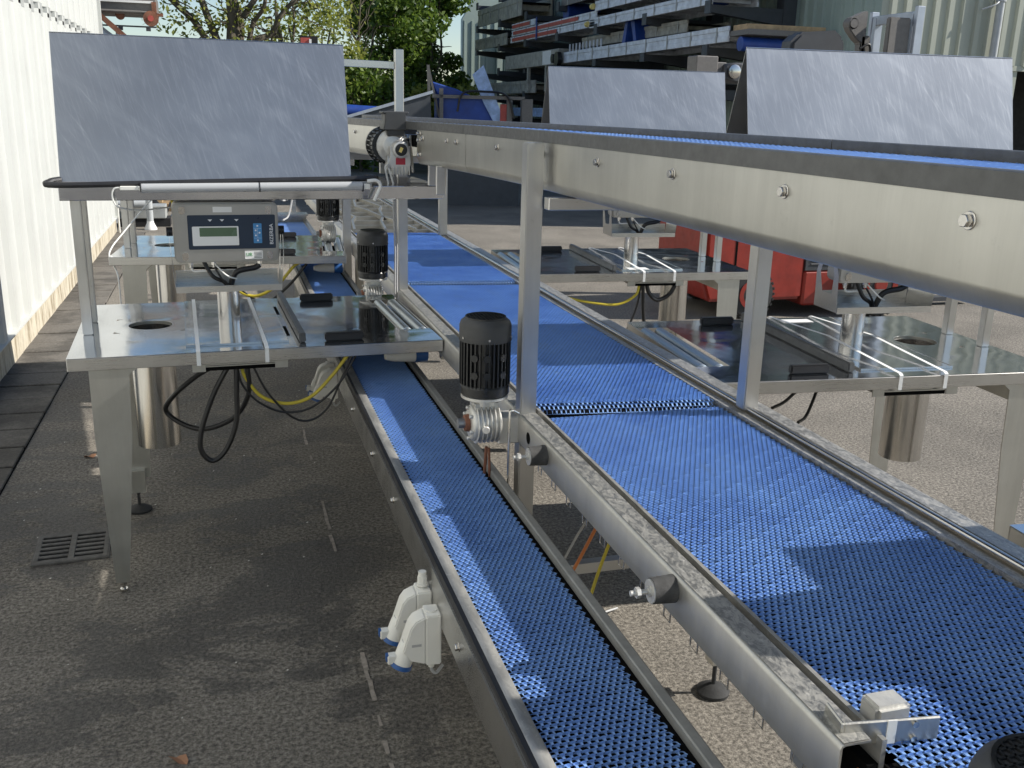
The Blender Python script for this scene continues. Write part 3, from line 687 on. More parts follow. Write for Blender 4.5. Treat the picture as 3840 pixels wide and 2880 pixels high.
mb=MB(); mb.beam((p6.x,p6.y+.03,1.985),(p6.x-.9,p6.y-.10,1.995),.03,.04); mb.build('top_rail','steel',Cc,bev=.002)
# small hangers below
def hanger(y,u,z1,z0,wd=.04,th=.012):
    p,a=cpt(y,u); mb=MB(); mb.box(p.x,p.x+wd,p.y,p.y+.04,z0,z1); return mb
hb=MB()
for y_,u,z1,z0,w_ in ((3.55,-.012,1.545,1.44,.035),(4.25,-.0,1.56,1.47,.05),(3.72,.02,1.56,1.46,.07),(4.9,.0,1.54,1.47,.04),(5.0,.05,1.53,1.49,.35)):
    p,a=cpt(y_,u); hb.box(p.x,p.x+w_,p.y,p.y+.02,z0,z1)
hb.build('hanger','steel_v',Cc,bev=.002)
# horizontal gear motor driving the raised conveyor
p,a=cpt(4.0); bx,by=.676,3.93
mb=MB(); mb.lathe((bx-.028,by+.17,1.600),(0,-1,0),[(0,.060),(.02,.073),(.055,.075),(.058,.064),(.15,.064)],36)
for i in range(24):
    t=2*math.pi*i/24; m=Matrix.Translation((bx-.028,by+.03,1.60))@Matrix.Rotation(t,4,'Y'); mb.box(.060,.073,-.0,.085,-.002,.002,m)
mo=mb.build('motor','motor',Cc)
mb=MB(); mb.lathe((bx-.010,by+.02,1.600),(0,-1,0),[(0,.066),(.008,.066),(.012,.05),(.022,.04)],36)
mb.lathe((bx+.012,by,1.588),(0,-1,0),[(0,.036),(.05,.034),(.056,.031)],30)
mb.prism([(bx-.03,1.600),(bx+.05,1.600),(bx+.052,1.530),(bx+.040,1.492),(bx-.018,1.492),(bx-.032,1.53)],'y',by-.045,by+.02)
for k in range(6): mb.box(bx-.022+k*.013,bx-.018+k*.013,by-.056,by+.02,1.490,1.522)
mb.lathe((bx-.028,by-.01,1.535),(-1,0,0),[(0,.030),(.012,.030)],24)
gx=mb.build('gearbox','cast',Cc,bev=.0015)
mb=MB(); mb.lathe((bx+.012,by-.0562,1.588),(0,-1,0),[(0,.024),(.0015,.024)],28); ec=mb.build('end_cap','motor',gx)
mb=MB(); mb.box(-.006,.006,-.0008,.0008,-.010,.010,Matrix.Translation((bx+.011,by-.0585,1.588))@Matrix.Rotation(R(25),4,'Y')); mb.build('yellow_sticker','yellab',gx)
mb=MB(); mb.box(bx-.008,bx+.030,by-.0468,by-.0452,1.530,1.556); mb.build('rating_plate','redlab',gx)
mb=MB(); mb.prism([(bx-.052,1.662),(bx+.048,1.662),(bx+.040,1.700),(bx+.040,1.724),(bx+.050,1.7245),(bx+.050,1.734),(bx-.054,1.734),(bx-.054,1.7245),(bx-.044,1.724),(bx-.044,1.700)],'y',by-.02,by+.08); mb.box(bx-.035,bx+.035,by-.01,by+.07,1.64,1.67); mb.build('terminal_box','cowl',Cc,bev=.003)
mb=MB(); mb.beam((bx+.052,by-.03,1.645),(bx+.064,by-.03,1.50),.006,.02); mb.cyl((bx+.04,by+.02,1.632),(bx+.12,by+.02,1.632),.014,n=18); mb.build('torque_arm','tube',Cc)
mb=MB(); mb.tube([(bx-.035,by-.03,1.45),(bx-.048,by-.03,1.515),(bx-.04,by-.03,1.525),(bx-.03,by-.03,1.50),(bx-.015,by-.03,1.45)],.004,8,6); mb.build('cable_loop','whitecab',Cc)
# ================================================================== WEIGHING DESKS
def desk(name,label,loc,rz,mir,head=True,lamp=False,full=True,cables=True,pdy=0.,tall=0.,hood=(-.655,.375)):
    t=thing(name,label,'work desk',loc,rz,'stainless weighing desks')
    s=-1 if mir else 1
    def X(a,b): return (min(a*s,b*s),max(a*s,b*s))
    zt=.90; W0,W1,D=-.66,.66,.475
    # table top: a folded sheet with a real round hole
    bm=bmesh.new(); n=28; hx,hy,hr=-.40*s,0.02,.083
    xs=[W0*s,W1*s]; x0,x1=min(xs),max(xs)
    outer=[]; per=[(x0,-D),(x1,-D),(x1,D),(x0,D)]
    ring=[bm.verts.new((hx+hr*math.cos(2*math.pi*i/n),hy+hr*math.sin(2*math.pi*i/n),zt)) for i in range(n)]
    # rectangle around the hole
    q=.13; sqv=[]
    for i in range(n):
        tt=2*math.pi*i/n; c,s_=math.cos(tt),math.sin(tt); k=q/max(abs(c),abs(s_)); sqv.append(bm.verts.new((hx+k*c,hy+k*s_,zt)))
    for i in range(n): j=(i+1)%n; bm.faces.new((ring[i],ring[j],sqv[j],sqv[i]))
    low=[bm.verts.new((v.co.x,v.co.y,zt-.012)) for v in ring]
    for i in range(n): j=(i+1)%n; bm.faces.new((ring[j],ring[i],low[i],low[j]))
    def rect(a,b,c,d,z=zt): 
        v=[bm.verts.new(p) for p in ((a,c,z),(b,c,z),(b,d,z),(a,d,z))]; bm.faces.new(v)
    xa,xb=hx-q,hx+q
    # roller slot
    rs0,rs1=X(.535,.665); 
    rect(xa,xb,-D,hy-q); rect(xa,xb,hy+q,D); 
    if s==1: rect(x0,xa,-D,D); rect(xb,.53,-D,D); rect(.53,x1,-D,-.27); rect(.53,x1,.35,D)
    else: rect(xb,x1,-D,D); rect(-.53,xa,-D,D); rect(x0,-.53,-D,-.27); rect(x0,-.53,.35,D)
    cm=MB(); cm.ring((hx,hy,zt-.03),(hx,hy,zt-.0005),.0829,.0812,36); cm.build('hole_collar','beam',t,ang=40)
    me=bpy.data.meshes.new('tabletop'); bm.to_mesh(me); bm.free(); me.materials.append(M['polish']); o=bpy.data.objects.new('tabletop',me); C.objects.link(o); o.parent=t
    ap=MB(); ap.box(x0,x1,-D,-D+.004,zt-.046,zt-.0015); ap.box(x0,x1,D-.004,D,zt-.046,zt-.0015); ap.box(x0,x0+.004,-D+.004,D-.004,zt-.046,zt-.0015); ap.box(x1-.004,x1,-D+.004,D-.004,zt-.046,zt-.0015)
    ap.build('apron','steel',t,bev=.0015)
    b0,b1=X(.53,.66); mb=MB(); mb.box(b0,b1,-.27,.35,zt-.06,zt-.055); mb.build('roller_well','slot',t)
    for xr in (.567,.630):
        mb=MB(); mb.lathe((xr*s,-.262,zt-.018),(0,1,0),[(0,.018),(.003,.0235),(.595,.0235),(.60,.018)],24); mb.build('roller','roller',t)
    # weighing plate edges and raised sheet
    a0,a1=X(-.27,.09); mb=MB(); mb.box(a0,a1,-.39,.46,zt+.001,zt+.006); pt=mb.build('scale_plate','polish',t,bev=.0015)
    mb=MB()
    for a,b_,c,d in ((-.272,.092,-.392,-.389),(-.272,-.269,-.39,.46),(.089,.092,-.39,.46)):
        u,v=X(a,b_); mb.box(u,v,c,d,zt+.0005,zt+.0075)
    mb.build('plate_edge','tube',pt)
    mb=MB()
    for y_ in (-.28,.12): u,v=X(.095,.107); mb.box(u,v,y_,y_+.16,zt+.0008,zt+.0018)
    mb.build('slot','slot',pt)
    u,v=X(.128,.152); mb=MB(); mb.box(u,v,-.41,.46,zt+.001,zt+.036); mb.build('stop_rail','lip',t,bev=.004,seg=2)
    for y_ in (-.41,.375):
        u,v=X(.222,.368); mb=MB(); mb.box(u,v,y_,y_+.026,zt+.001,zt+.032); mb.build('stop_block','blackpl',t,bev=.005,seg=2)
    # bin tube under the hole
    mb=MB(); mb.ring((hx,hy,zt-.012),(hx,hy,.41),.083,.080,36); mb.build('waste_tube','tube',t,ang=40)
    # tapered sheet legs with feet
    for k,y_ in ((0,-.462),(1,.30)):
        u0,u1=(-.595,-.465); 
        poly=[(u0*s,.855),(u1*s+.03*s,.855),(u1*s,.83),((u1-.008)*s,.60),(-.525*s,.04),(-.572*s,.04),(u0*s,.60)]
        if k: poly=[(u0*s+.02*s,.855),(-.42*s,.855),(-.435*s,.80),(-.445*s,.60),(-.46*s,.16),(-.545*s,.16),(-.57*s,.60)]
        mb=MB(); mb.prism(poly,'y',y_,y_+.004)
        e0=poly[0];e1=poly[-1];e2=poly[-2]
        for (p,q_) in ((e0,e1),(e1,e2)):
            mb.add([(p[0],y_+.004,p[1]),(q_[0],y_+.004,q_[1]),(q_[0],y_+.045,q_[1]),(p[0],y_+.045,p[1])],[(0,1,2,3)])
        if k: u,v=X(-.552,-.482); mb.box(u,v,y_-.03,y_+.04,.10,.20)
        lg=mb.build('leg','beam',t,ang=30)
        cx=-.548*s if not k else -.517*s; zf=.04 if not k else .10
        mb=MB(); mb.cyl((cx,y_+.012,0.012),(cx,y_+.012,zf),.0065,n=12); mb.cyl((cx,y_+.012,zf-.012),(cx,y_+.012,zf),.013,n=6)
        if k: mb.lathe((cx,y_+.012,0),(0,0,1),[(0,.050),(.010,.052),(.020,.036),(.030,.012)],28)
        else: mb.cyl((cx,y_+.012,0),(cx,y_+.012,.012),.014,n=12)
        mb.build('levelling_foot','tyre' if k else 'tube',lg)
    u,v=X(-.53,-.50); mb=MB(); mb.box(u,v,-.45,.32,.78,.852); mb.build('leg_brace','beam',t)
    # cable tray below
    u,v=X(-.255,.078); mb=MB(); mb.box(u,v,-.458,-.454,.845,.856); mb.box(u,u+.045,-.458,-.454,.823,.845); mb.box(v-.045,v,-.458,-.454,.823,.845); mb.box(u,v,-.454,.42,.838,.842); mb.build('cable_tray','beam',t)
    u,v=X(-.21,.033); mb=MB(); mb.box(u,v,-.452,-.448,.824,.844); mb.build('tray_slot','slot',t)
    # two posts, upper frame, folded sheet hood
    for y_ in (-.115,.105):
        mb=MB(); u,v=X(-.635,-.600); mb.box(u,v,y_,y_+.036,zt+.001,1.405); mb.build('post','steel_v',t,bev=.003,seg=2)
    u,v=X(-.66,.46 if mir else .73); mb=MB(); mb.box(u,v,(-.31 if mir else -.20),(.345 if mir else .32),1.405,1.455); mb.build('upper_frame','polish',t,bev=.002)
    zt2=1.975+tall; yA=-.03+pdy
    u,v=X(*hood) if hood else (0,0)
    for nm,ya,yb in ((('hood_sheet',yA-.13,yA),('hood_back_sheet',yA+.20,yA)) if hood else ()):
        mb=MB(); th=.003; sg=1 if ya<yb else -1
        mb.add([(u,ya,1.456),(v,ya,1.456),(v,yb-sg*.0005,zt2),(u,yb-sg*.0005,zt2),(u,ya+sg*th,1.456),(v,ya+sg*th,1.456),(v,yb+sg*th*.2,zt2-.004),(u,yb+sg*th*.2,zt2-.004)],[(0,1,2,3),(7,6,5,4),(0,4,5,1),(3,2,6,7),(1,5,6,2),(0,3,7,4)])
        mb.build(nm,'panel' if ya<yb else 'dull',t)
    if hood: mb=MB(); mb.cyl((u,yA,zt2-.001),(v,yA,zt2-.001),.0022,n=10); mb.build('folded_edge','tube',t)
    # column with weighing display
    cx=-.10*s; mb=MB(); mb.cyl((cx,0,zt+.006),(cx,0,1.065),.043,n=36); mb.build('column','tube',t)
    yf=-.20
    mb=MB(); mb.box(cx-.193,cx+.193,yf+.01,yf+.17,1.065,1.069); mb.box(cx-.193,cx+.193,yf+.004,yf+.010,1.062,1.085); mb.box(cx-.193,cx+.193,yf+.166,yf+.172,1.065,1.12)
    m=Matrix.Translation((cx,yf,0))
    for sx in (-1,1):
        mb.add([(cx+sx*.193,yf+.008,1.066),(cx+sx*.193,yf+.17,1.066),(cx+sx*.205,yf+.155,1.20),(cx+sx*.207,yf+.12,1.29),(cx+sx*.207,yf+.095,1.29),(cx+sx*.203,yf+.13,1.20),(cx+sx*.200,yf+.11,1.13),(cx+sx*.200,yf+.045,1.13),(cx+sx*.205,yf+.03,1.20),(cx+sx*.207,yf+.06,1.29),(cx+sx*.207,yf+.035,1.29),(cx+sx*.205,yf+.0,1.20)],
               [(0,1,6,7),(0,7,8,11),(11,8,9,10),(1,2,5,6),(2,3,4,5)])
    mb.build('display_bracket','steel',t)
    T=Matrix.Translation((cx,yf+.02,1.281))@Matrix.Rotation(R(3),4,'X')
    def rr(w_,h_,r_,n_=6):
        pts=[]
        for qx,qz,a0 in ((w_-r_,h_-r_,0),(-w_+r_,h_-r_,90),(-w_+r_,-h_+r_,180),(w_-r_,-h_+r_,270)):
            for k in range(n_+1): tt=R(a0+90*k/n_); pts.append((qx+r_*math.cos(tt),qz+r_*math.sin(tt)))
        return pts
    mb=MB(); mb.prism(rr(.190,.112,.022),'y',.012,.085,T); mb.prism(rr(.186,.108,.020),'y',.0,.014,T); ind=mb.build('display_housing','dull',t,bev=.003,seg=2)
    mb=MB(); mb.prism(rr(.158,.064,.004,2),'y',-.0015,.002,T@Matrix.Translation((.020,0,.004))); mb.build('face_plate','navy',ind)
    mb=MB(); mb.prism(rr(.083,.036,.003,2),'y',-.0025,.0,T@Matrix.Translation((-.040,0,-.010))); mb.build('window_frame','label',ind)
    mb=MB(); mb.prism(rr(.067,.0165,.001,1),'y',-.0032,.0,T@Matrix.Translation((-.030,0,.005))); mb.build('lcd_window','screen',ind)
    mb=MB(); mb.prism(rr(.0155,.0375,.002,1),'y',-.0025,.0,T@Matrix.Translation((.112,0,-.002))); mb.build('keypad','key',ind)
    mb=MB()
    for q_ in ((-.0135,.0135,.0182,.0188),(-.0135,.0135,-.0186,-.018),(-.0004,.0004,-.018,.018),(-.0135,0,0,.0006)):
        mb.box(q_[0]+.112,q_[1]+.112,-.0030,-.0025,q_[2]-.002,q_[3]-.002,T)
    for q_ in ((.112,.026),(.105,.009),(.105,-.010),(.119,0),(.112,-.029)): mb.box(q_[0]-.003,q_[0]+.003,-.0030,-.0025,q_[1]-.003,q_[1]+.003,T)
    for q_ in (-.058,-.015,.037): mb.prism([(q_-.008,.052),(q_+.008,.052),(q_,.044)],'y',-.0024,-.0014,T)
    mb.build('key_marks','whiteink',ind)
    text('face_lettering','BIZERBA',.0185,'whiteink',ind,T@Matrix.Translation((.163,-.0022,-.006))@Matrix.Rotation(R(-90),4,'Y')@FRONT,sx=1.12)
    mb=MB(); mb.prism(rr(.033,.0155,.001,1),'y',-.0012,.002,T@Matrix.Translation((.095,0,-.084))); mb.build('maker_label','label',ind)
    text('label_lettering','UR',.018,'greenink',ind,T@Matrix.Translation((.078,-.0016,-.083))@FRONT)
    mb=MB()
    for k in range(5): mb.box(.096,.124,-.0017,-.0013,-.0955+k*.0052,-.0938+k*.0052,T)
    mb.build('label_print','ink',ind)
    mb=MB(); mb.prism(rr(.034,.010,.001,1),'y',-.0012,.002,T@Matrix.Translation((-.012,0,.088))); mb.build('type_plate','label',ind)
    mb=MB(); mb.lathe(T@Vector((-.108,.0005,.084)),T.to_3x3()@Vector((0,-1,0)),[(0,.013),(.001,.013)],20); mb.build('round_stamp','dull',ind)
    mb=MB()
    for qx,qz in ((-.155,.086),(.155,.086),(-.152,-.086),(.155,-.086)): mb.prism([(p_[0]+qx,p_[1]+qz) for p_ in rr(.011,.015,.010,4)],'y',-.004,.001,T)
    mb.build('corner_dimple','tube',ind)
    mb=MB()
    for sx in (-1,1):
        a=T@Vector((sx*.192,.05,.0)); mb.cyl(a,a+Vector((sx*.022,0,0)),.017,n=20)
    mb.build('clamp_knob','blackpl',ind)
    mb=MB()
    for qx in (-.135,-.052,.118): a=T@Vector((qx,.04,-.106)); mb.cyl(a,a-Vector((0,0,.02)),.010,n=6); mb.cyl(a-Vector((0,0,.02)),a-Vector((0,0,.03)),.007,n=14)
    for qx in (-.11,-.085,-.02,.01,.035): a=T@Vector((qx,.04,-.106)); mb.cyl(a,a-Vector((0,0,.006)),.009,n=16)
    mb.build('cable_gland','tube',ind)
    mb=MB()
    a=T@Vector((.118,.04,-.13)); mb.tube([a,a+Vector((-.02,.0,-.012)),(cx+.03,yf+.07,1.125),(cx+.005,yf+.08,1.07)],.011,8,6)
    a=T@Vector((-.09,.04,-.11)); mb.tube([a,(cx-.06,yf+.06,1.115),(cx-.02,yf+.07,1.09),(cx-.005,yf+.08,1.07)],.008,8,6)
    a=T@Vector((-.052,.04,-.13)); mb.tube([a,(cx-.03,yf+.05,1.11),(cx+.0,yf+.07,1.07)],.004,8,6)
    mb.build('display_cable','cable',t)
    mb=MB(); a=T@Vector((-.135,.04,-.13)); mb.tube([a,a+Vector((.01,0,-.02)),a+Vector((.06,0,-.022)),(cx-.02,yf+.09,1.09)],.004,8,6)
    a=T@Vector((-.06,.04,-.11)); mb.tube([a,(cx-.01,yf+.04,1.12),(cx+.03,yf+.06,1.10)],.003,8,6); mb.build('thin_cable','whitecab',t)
    if lamp:
        # black-edged tray and strip lamp hung on the front of the frame
        mb=MB(); mb.tube([(-.655,-.16,1.476),(-.682,-.20,1.472),(-.66,-.236,1.462),(-.3,-.238,1.470),(.1,-.238,1.480),(.42,-.236,1.487),(.452,-.21,1.490),(.43,-.17,1.490)],.0105,10,6); mb.build('rubber_rim','blackpl',t)
        mb=MB(); mb.box(-.66,.44,-.235,-.14,1.456,1.468); mb.build('lamp_tray','dull',t)
        lp=MB(); lp.cyl((-.385,-.252,1.452),(.02,-.252,1.456),.0165,n=20); lp.cyl((.023,-.252,1.456),(.40,-.252,1.460),.0165,n=20); L=lp.build('lamp_tube','lampw',t)
        mb=MB()
        for x_ in (-.386,.0215,.401): mb.ring((x_-.002,-.252,1.456),(x_+.002,-.252,1.456),.0178,.0162,20)
        mb.build('lamp_band','blackpl',L)
        mb=MB(); mb.box(-.455,-.386,-.262,-.245,1.446,1.460); mb.box(.402,.428,-.265,-.24,1.448,1.468); mb.build('lamp_holder','whitepl',L,bev=.002)
        mb=MB(); mb.tube([(.42,-.25,1.478),(.455,-.25,1.480),(.470,-.25,1.462),(.462,-.25,1.44),(.445,-.25,1.405)],.0065,10,6); mb.build('lamp_plug','whitecab',L)
        mb=MB(); mb.tube([(-.45,-.252,1.455),(-.475,-.252,1.45),(-.482,-.25,1.42),(-.465,-.23,1.385),(-.40,-.1,1.36),(-.30,.0,1.36),(-.27,.02,1.35)],.003,8,6); mb.build('lamp_cable','whitecab',t)
        mb=MB(); mb.tube([(-.295,.05,1.405),(-.288,.04,1.38),(-.278,.02,1.35),(-.278,.0,1.3)],.006,8,6); mb.build('yellow_cable','yellow',t)
        mb=MB(); u_=.745; mb.box(u_,u_+.022,.0,.04,1.40,1.555); mb.box(u_+.022,u_+.044,.03,.04,1.40,1.53); mb.build('frame_clip','steel_v',t,bev=.003)
    return t
D1=desk('weighing_desk','near left steel desk with the readable weighing display, strip lamp and scratched upright hood',(.10,3.95,0),R(2.2),False,lamp=True,pdy=-.0)
D2=desk('weighing_desk','farther left steel desk seen behind the weighing display of the near one',(.06,6.22,0),R(-4.5),False,hood=None)
R1=desk('weighing_desk','near right steel desk behind the square post, with the larger bright hood',(2.235,3.15,0),R(-4.5),True,tall=.005,hood=(-.60,.46))
R2=desk('weighing_desk','farther right steel desk in front of the red forklift, with the smaller bright hood',(2.235,5.33,0),R(-3.5),True,tall=.015,hood=(-.60,.46))
R0=desk('weighing_desk','right-hand desk of which only a steel corner shows at the right picture edge',(2.235,1.02,0),R(-5),True,hood=(-.60,.46))
# cables under the desks (local to the desk)
def hang(desk,name,pts,r,m): mb=MB(); mb.tube(pts,r,10,8); return mb.build(name,m,desk)
y0=-.44
hang(D1,'corrugated_hose',[(-.165,y0+.02,.84),(-.24,y0+.06,.79),(-.33,y0+.12,.70),(-.36,y0+.2,.62),(-.30,y0+.16,.575),(-.22,y0+.1,.57),(-.12,y0+.06,.62),(-.065,y0+.02,.72),(-.065,y0,.83)],.0095,'cable')
hang(D1,'corrugated_hose',[(-.13,y0,.84),(-.19,y0,.73),(-.238,y0,.60),(-.243,y0,.52),(-.205,y0,.478),(-.155,y0,.52),(-.115,y0,.62),(-.108,y0,.73),(-.103,y0,.84)],.010,'cable')
hang(D1,'black_cable',[(-.10,y0,.83),(-.085,y0,.76),(-.03,y0,.69),(.06,y0,.645),(.16,y0-.01,.66),(.26,y0-.01,.74),(.33,y0,.845),(.36,y0+.02,.87)],.0042,'cable')
hang(D1,'black_cable',[(-.045,y0,.83),(-.0,y0,.73),(.08,y0,.63),(.15,y0,.605),(.22,y0,.65),(.275,y0,.76),(.32,y0,.855)],.0042,'cable')
hang(D1,'yellow_cable',[(-.085,y0+.01,.84),(-.075,y0+.01,.79),(-.02,y0+.01,.71),(.07,y0+.01,.675),(.16,y0+.01,.695),(.24,y0+.01,.77),(.31,y0+.01,.855),(.36,y0+.05,.86)],.0065,'yellow')
hang(D2,'yellow_cable',[(-.08,y0,.84),(-.0,y0,.72),(.12,y0,.66),(.25,y0,.72),(.36,y0,.84),(.42,y0,.86)],.009,'yellow')
hang(D2,'black_cable',[(-.05,y0,.84),(.05,y0,.70),(.18,y0,.62),(.32,y0,.72),(.43,y0,.85)],.008,'cable')
hang(R1,'black_cable',[(-.10,-.1,.85),(-.16,-.15,.80),(-.26,-.2,.74),(-.34,-.25,.73)],.006,'cable')
hang(R1,'black_cable',[(-.06,-.1,.85),(-.09,-.12,.76),(-.17,-.2,.68),(-.23,-.25,.67)],.006,'cable')
hang(R2,'yellow_cable',[(.0,y0,.84),(-.02,y0,.77),(-.12,y0,.72),(-.26,y0,.73),(-.42,y0,.765),(-.55,y0,.83)],.0075,'yellow')
hang(R2,'corrugated_hose',[(.22,y0,.84),(.18,y0,.77),(.11,y0,.74),(.06,y0,.78),(.04,y0,.84)],.012,'cable')
hang(R2,'black_cable',[(.02,y0,.84),(.03,y0,.70),(.045,y0,.60),(.09,y0,.50)],.010,'cable')
hang(R2,'black_cable',[(.01,y0,.84),(-.01,y0,.70),(-.06,y0,.57)],.006,'cable')
# plugs lying under the left desks
for D,yy in ((D1,-.40),(D2,-.40)):
    mb=MB(); mb.lathe((.47,yy+.1,.80),(1,.1,0),[(0,.012),(.03,.022),(.09,.028),(.12,.030)],24); o=mb.build('cable_plug','whitepl',D)
    mb=MB(); mb.lathe((.59,yy+.112,.80),(1,.1,0),[(0,.033),(.05,.033)],24); mb.build('plug_collar','bluepl',o)
hang(D2,'white_flex',[(-.40,.1,1.30),(-.45,.0,1.2),(-.50,-.05,1.15),(-.62,-.2,1.0),(-.67,-.3,.93),(-.675,-.36,.88),(-.62,-.47,.80),(-.615,-.47,.62)],.0042,'whitecab')
mb=MB(); mb.cyl((-.615,-.47,.62),(-.62,-.47,.56),.012,r2=.018,n=12); mb.box(-.635,-.60,-.485,-.455,.535,.565); mb.build('mains_plug','whitepl',D2,bev=.003)
# white plastic straps round the desks
def strap(desk,x,lab,skew=0,zz=.9085,b=0):
    mat=desk.matrix_basis.copy() if False else (Matrix.Translation(desk.location)@Matrix.Rotation(desk.rotation_euler.z,4,'Z'))
    w_=.007
    path=[(x+skew+b,-.40,.822),(x+skew,-.4795,.852),(x+skew,-.4795,.9045),(x+skew,-.470,.9095),(x,0,zz+.004),(x-skew,.470,.9095),(x-skew,.4795,.9045),(x-skew,.4795,.85)]
    vs=[];fs=[]
    for k,p in enumerate(path):
        for sx in (-1,1):
            for dz in (0,1):
                q=Vector(p)+Vector((sx*w_,0,0)); nn=Vector((0,-1,0)) if k in (1,2) else Vector((0,1,0)) if k>5 else Vector((0,0,1)); q+=nn*.0012*dz; vs.append(mat@q)
    for k in range(len(path)-1):
        a=k*4; b2=a+4; fs+=[(a,a+2,b2+2,b2),(a+1,b2+1,b2+3,a+3),(a,b2,b2+1,a+1),(a+2,a+3,b2+3,b2+2)]
    mb=MB(); mb.add(vs,fs); o=mb.build('strap','strap'); tag(o,lab,'strap','white straps tied round the desks'); return o
strap(D1,-.232,'white plastic strap round the near left desk, the one closer to the round hole'); strap(D1,.004,'white plastic strap round the near left desk, beside the long black rail')
strap(R1,.0,'white strap crossing the near right desk beside its display column',.01,.93,-.08); strap(R1,.185,'white strap crossing the near right desk, nearer its round hole',.0,.93,-.08)
strap(R2,.0,'white strap round the farther right desk, left of the paper label',.01,.93,-.05); strap(R2,.19,'white strap with a knot round the farther right desk, nearer the round hole',.0,.93,-.05)
mb=MB(); mb.box(-.05,.07,-.40,-.33,.907,.908); mb.build('paper_label','label',R2); mb=MB(); mb.box(.0,.14,.36,.42,.907,.908); mb.build('paper_label','label',R1)
# ================================================================== FORKLIFT
fk=thing('forklift','red forklift truck with raised grey mast parked behind the right desks','forklift',(5.2,8.0,0))
mb=MB(); mb.prism([(-1.15,.16),(-1.2,.3),(-1.2,.82),(-1.05,.95),(-.2,.95),(-.2,.16)],'y',-.5,.5); mb.build('counterweight','red',fk,bev=.03,seg=2)
mb=MB(); mb.box(-.2,.62,-.5,.5,.10,.42); mb.build('chassis','red',fk,bev=.02)
mb=MB(); mb.box(-.2,.30,-.5,.5,.42,.95)
for k in range(7): mb.box(-.15,.22,-.507,-.5,.47+k*.035,.485+k*.035)
mb.build('engine_cover','darkmet',fk,bev=.015)
mb=MB(); mb.box(-.60,-.59,-.503,.503,.2,.9); mb.box(-.92,-.90,-.503,.503,.2,.9); mb.build('panel_gap','slot',fk)
for x_,y_,r_,w_ in ((.52,-.56,.30,.16),(.52,.56,.30,.16),(-.72,-.46,.22,.12),(-.72,.46,.22,.12)):
    mb=MB(); mb.lathe((x_,y_-w_/2,r_),(0,1,0),[(0,r_*.55),(.01,r_*.93),(.03,r_),(w_-.03,r_),(w_-.01,r_*.93),(w_,r_*.55)],36)
    for k in range(28): t_=2*math.pi*k/28; m=Matrix.Translation((x_,y_,r_))@Matrix.Rotation(t_,4,'Y'); mb.box(r_*.97,r_*1.03,-w_/2+.01,w_/2-.01,-.012,.012,m)
    wl=mb.build('wheel','tyre',fk)
    mb=MB(); sg=-1 if y_<0 else 1; mb.ring((x_,y_+sg*(w_/2-.02),r_),(x_,y_+sg*(w_/2+.004),r_),r_*.60,r_*.42,30); mb.lathe((x_,y_+sg*(w_/2-.04),r_),(0,sg,0),[(0,r_*.5),(.02,r_*.3),(.05,r_*.2)],24); mb.build('rim','red',wl)
mb=MB()
for y_ in (-.32,-.26,.26,.32): mb.box(.76,.84,y_-.022,y_+.022,.10,2.72+(.0 if abs(y_)>.3 else -.06)); 
mb.box(.77,.83,-.3,.3,2.6,2.68); mb.box(.77,.83,-.3,.3,1.4,1.5); mb.build('mast','fork',fk,bev=.004)
mb=MB(); mb.cyl((.80,-.08,.2),(.80,-.08,2.6),.035,n=16); mb.cyl((.80,.08,.2),(.80,.08,2.6),.035,n=16); mb.build('lift_cylinder','tube',fk)
dx=-.05; mb=MB(); mb.prism([(x_+dx-.0,z_+.0) for x_,z_ in [(.50,2.58),(.52,2.65),(.58,2.67),(.64,2.70),(.70,2.72),(.70,2.28),(.66,2.28),(.65,2.43),(.60,2.46),(.52,2.54)]],'y',.20,.30); mb.cyl((.50,.19,2.60),(.50,.31,2.60),.05,n=20); mb.box(.60,.70,.20,.29,2.0,2.5); mb.box(.52,.74,-.30,-.24,2.0,2.62); mb.build('mast_bracket','castgrey',fk,bev=.01,seg=2)
mb=MB(); mb.tube([(.58,.18,2.38),(.68,.18,2.42),(.69,.18,2.28),(.58,.18,2.26)],.012,8,5); mb.build('hydraulic_hose','cable',fk)
mb=MB(); mb.prism([(-.30,2.22),(-.28,2.40),(-.20,2.48),(.16,2.51),(.26,2.44),(.28,2.22)],'y',-.05,.15); mb.build('overhead_guard','darkmet',fk,bev=.03,seg=2)
mb=MB()
for x_,y_ in ((-.25,0),(-.25,.12),(.22,0),(.22,.12)): mb.box(x_-.02,x_+.02,y_-.02,y_+.02,.9,2.25)
mb.build('guard_post','darkmet',fk)
mb=MB(); mb.prism([(-.35,.95),(-.38,1.45),(-.30,1.5),(-.24,1.05),(.12,1.05),(.12,.95)],'y',-.22,.22); mb.build('seat','blackpl',fk,bev=.02)
mb=MB()
for y_ in (-.2,.2): mb.box(1.10,1.14,y_-.05,y_+.05,.05,.6); mb.box(1.10,1.9,y_-.05,y_+.05,.04,.08)
mb.build('fork_tine','darkmet',fk)
# a grey arm machine between the hoods
ar=thing('arm_machine','dark machine arm with a round shiny pivot standing between the two right hoods','machine',(6.12,10.4,.03))
mb=MB(); mb.prism([(-.62,2.12),(-.60,2.28),(-.45,2.30),(.6,2.26),(.6,2.05),(-.45,2.08)],'y',-.15,.15); mb.build('arm','darkmet',ar,bev=.02)
mb=MB(); mb.lathe((-.50,-.16,2.20),(0,-1,0),[(0,.075),(.03,.075),(.04,.045)],28); mb.build('pivot','tube',ar)
mb=MB(); mb.box(-.95,-.68,-.12,.12,2.02,2.36); mb.box(-.7,-.55,-.08,.08,2.1,2.3); mb.build('bracket_plate','castgrey',ar,bev=.01)
mb=MB(); mb.box(.1,.6,-.2,.2,0,2.1); mb.build('stand','darkmet',ar,bev=.02)
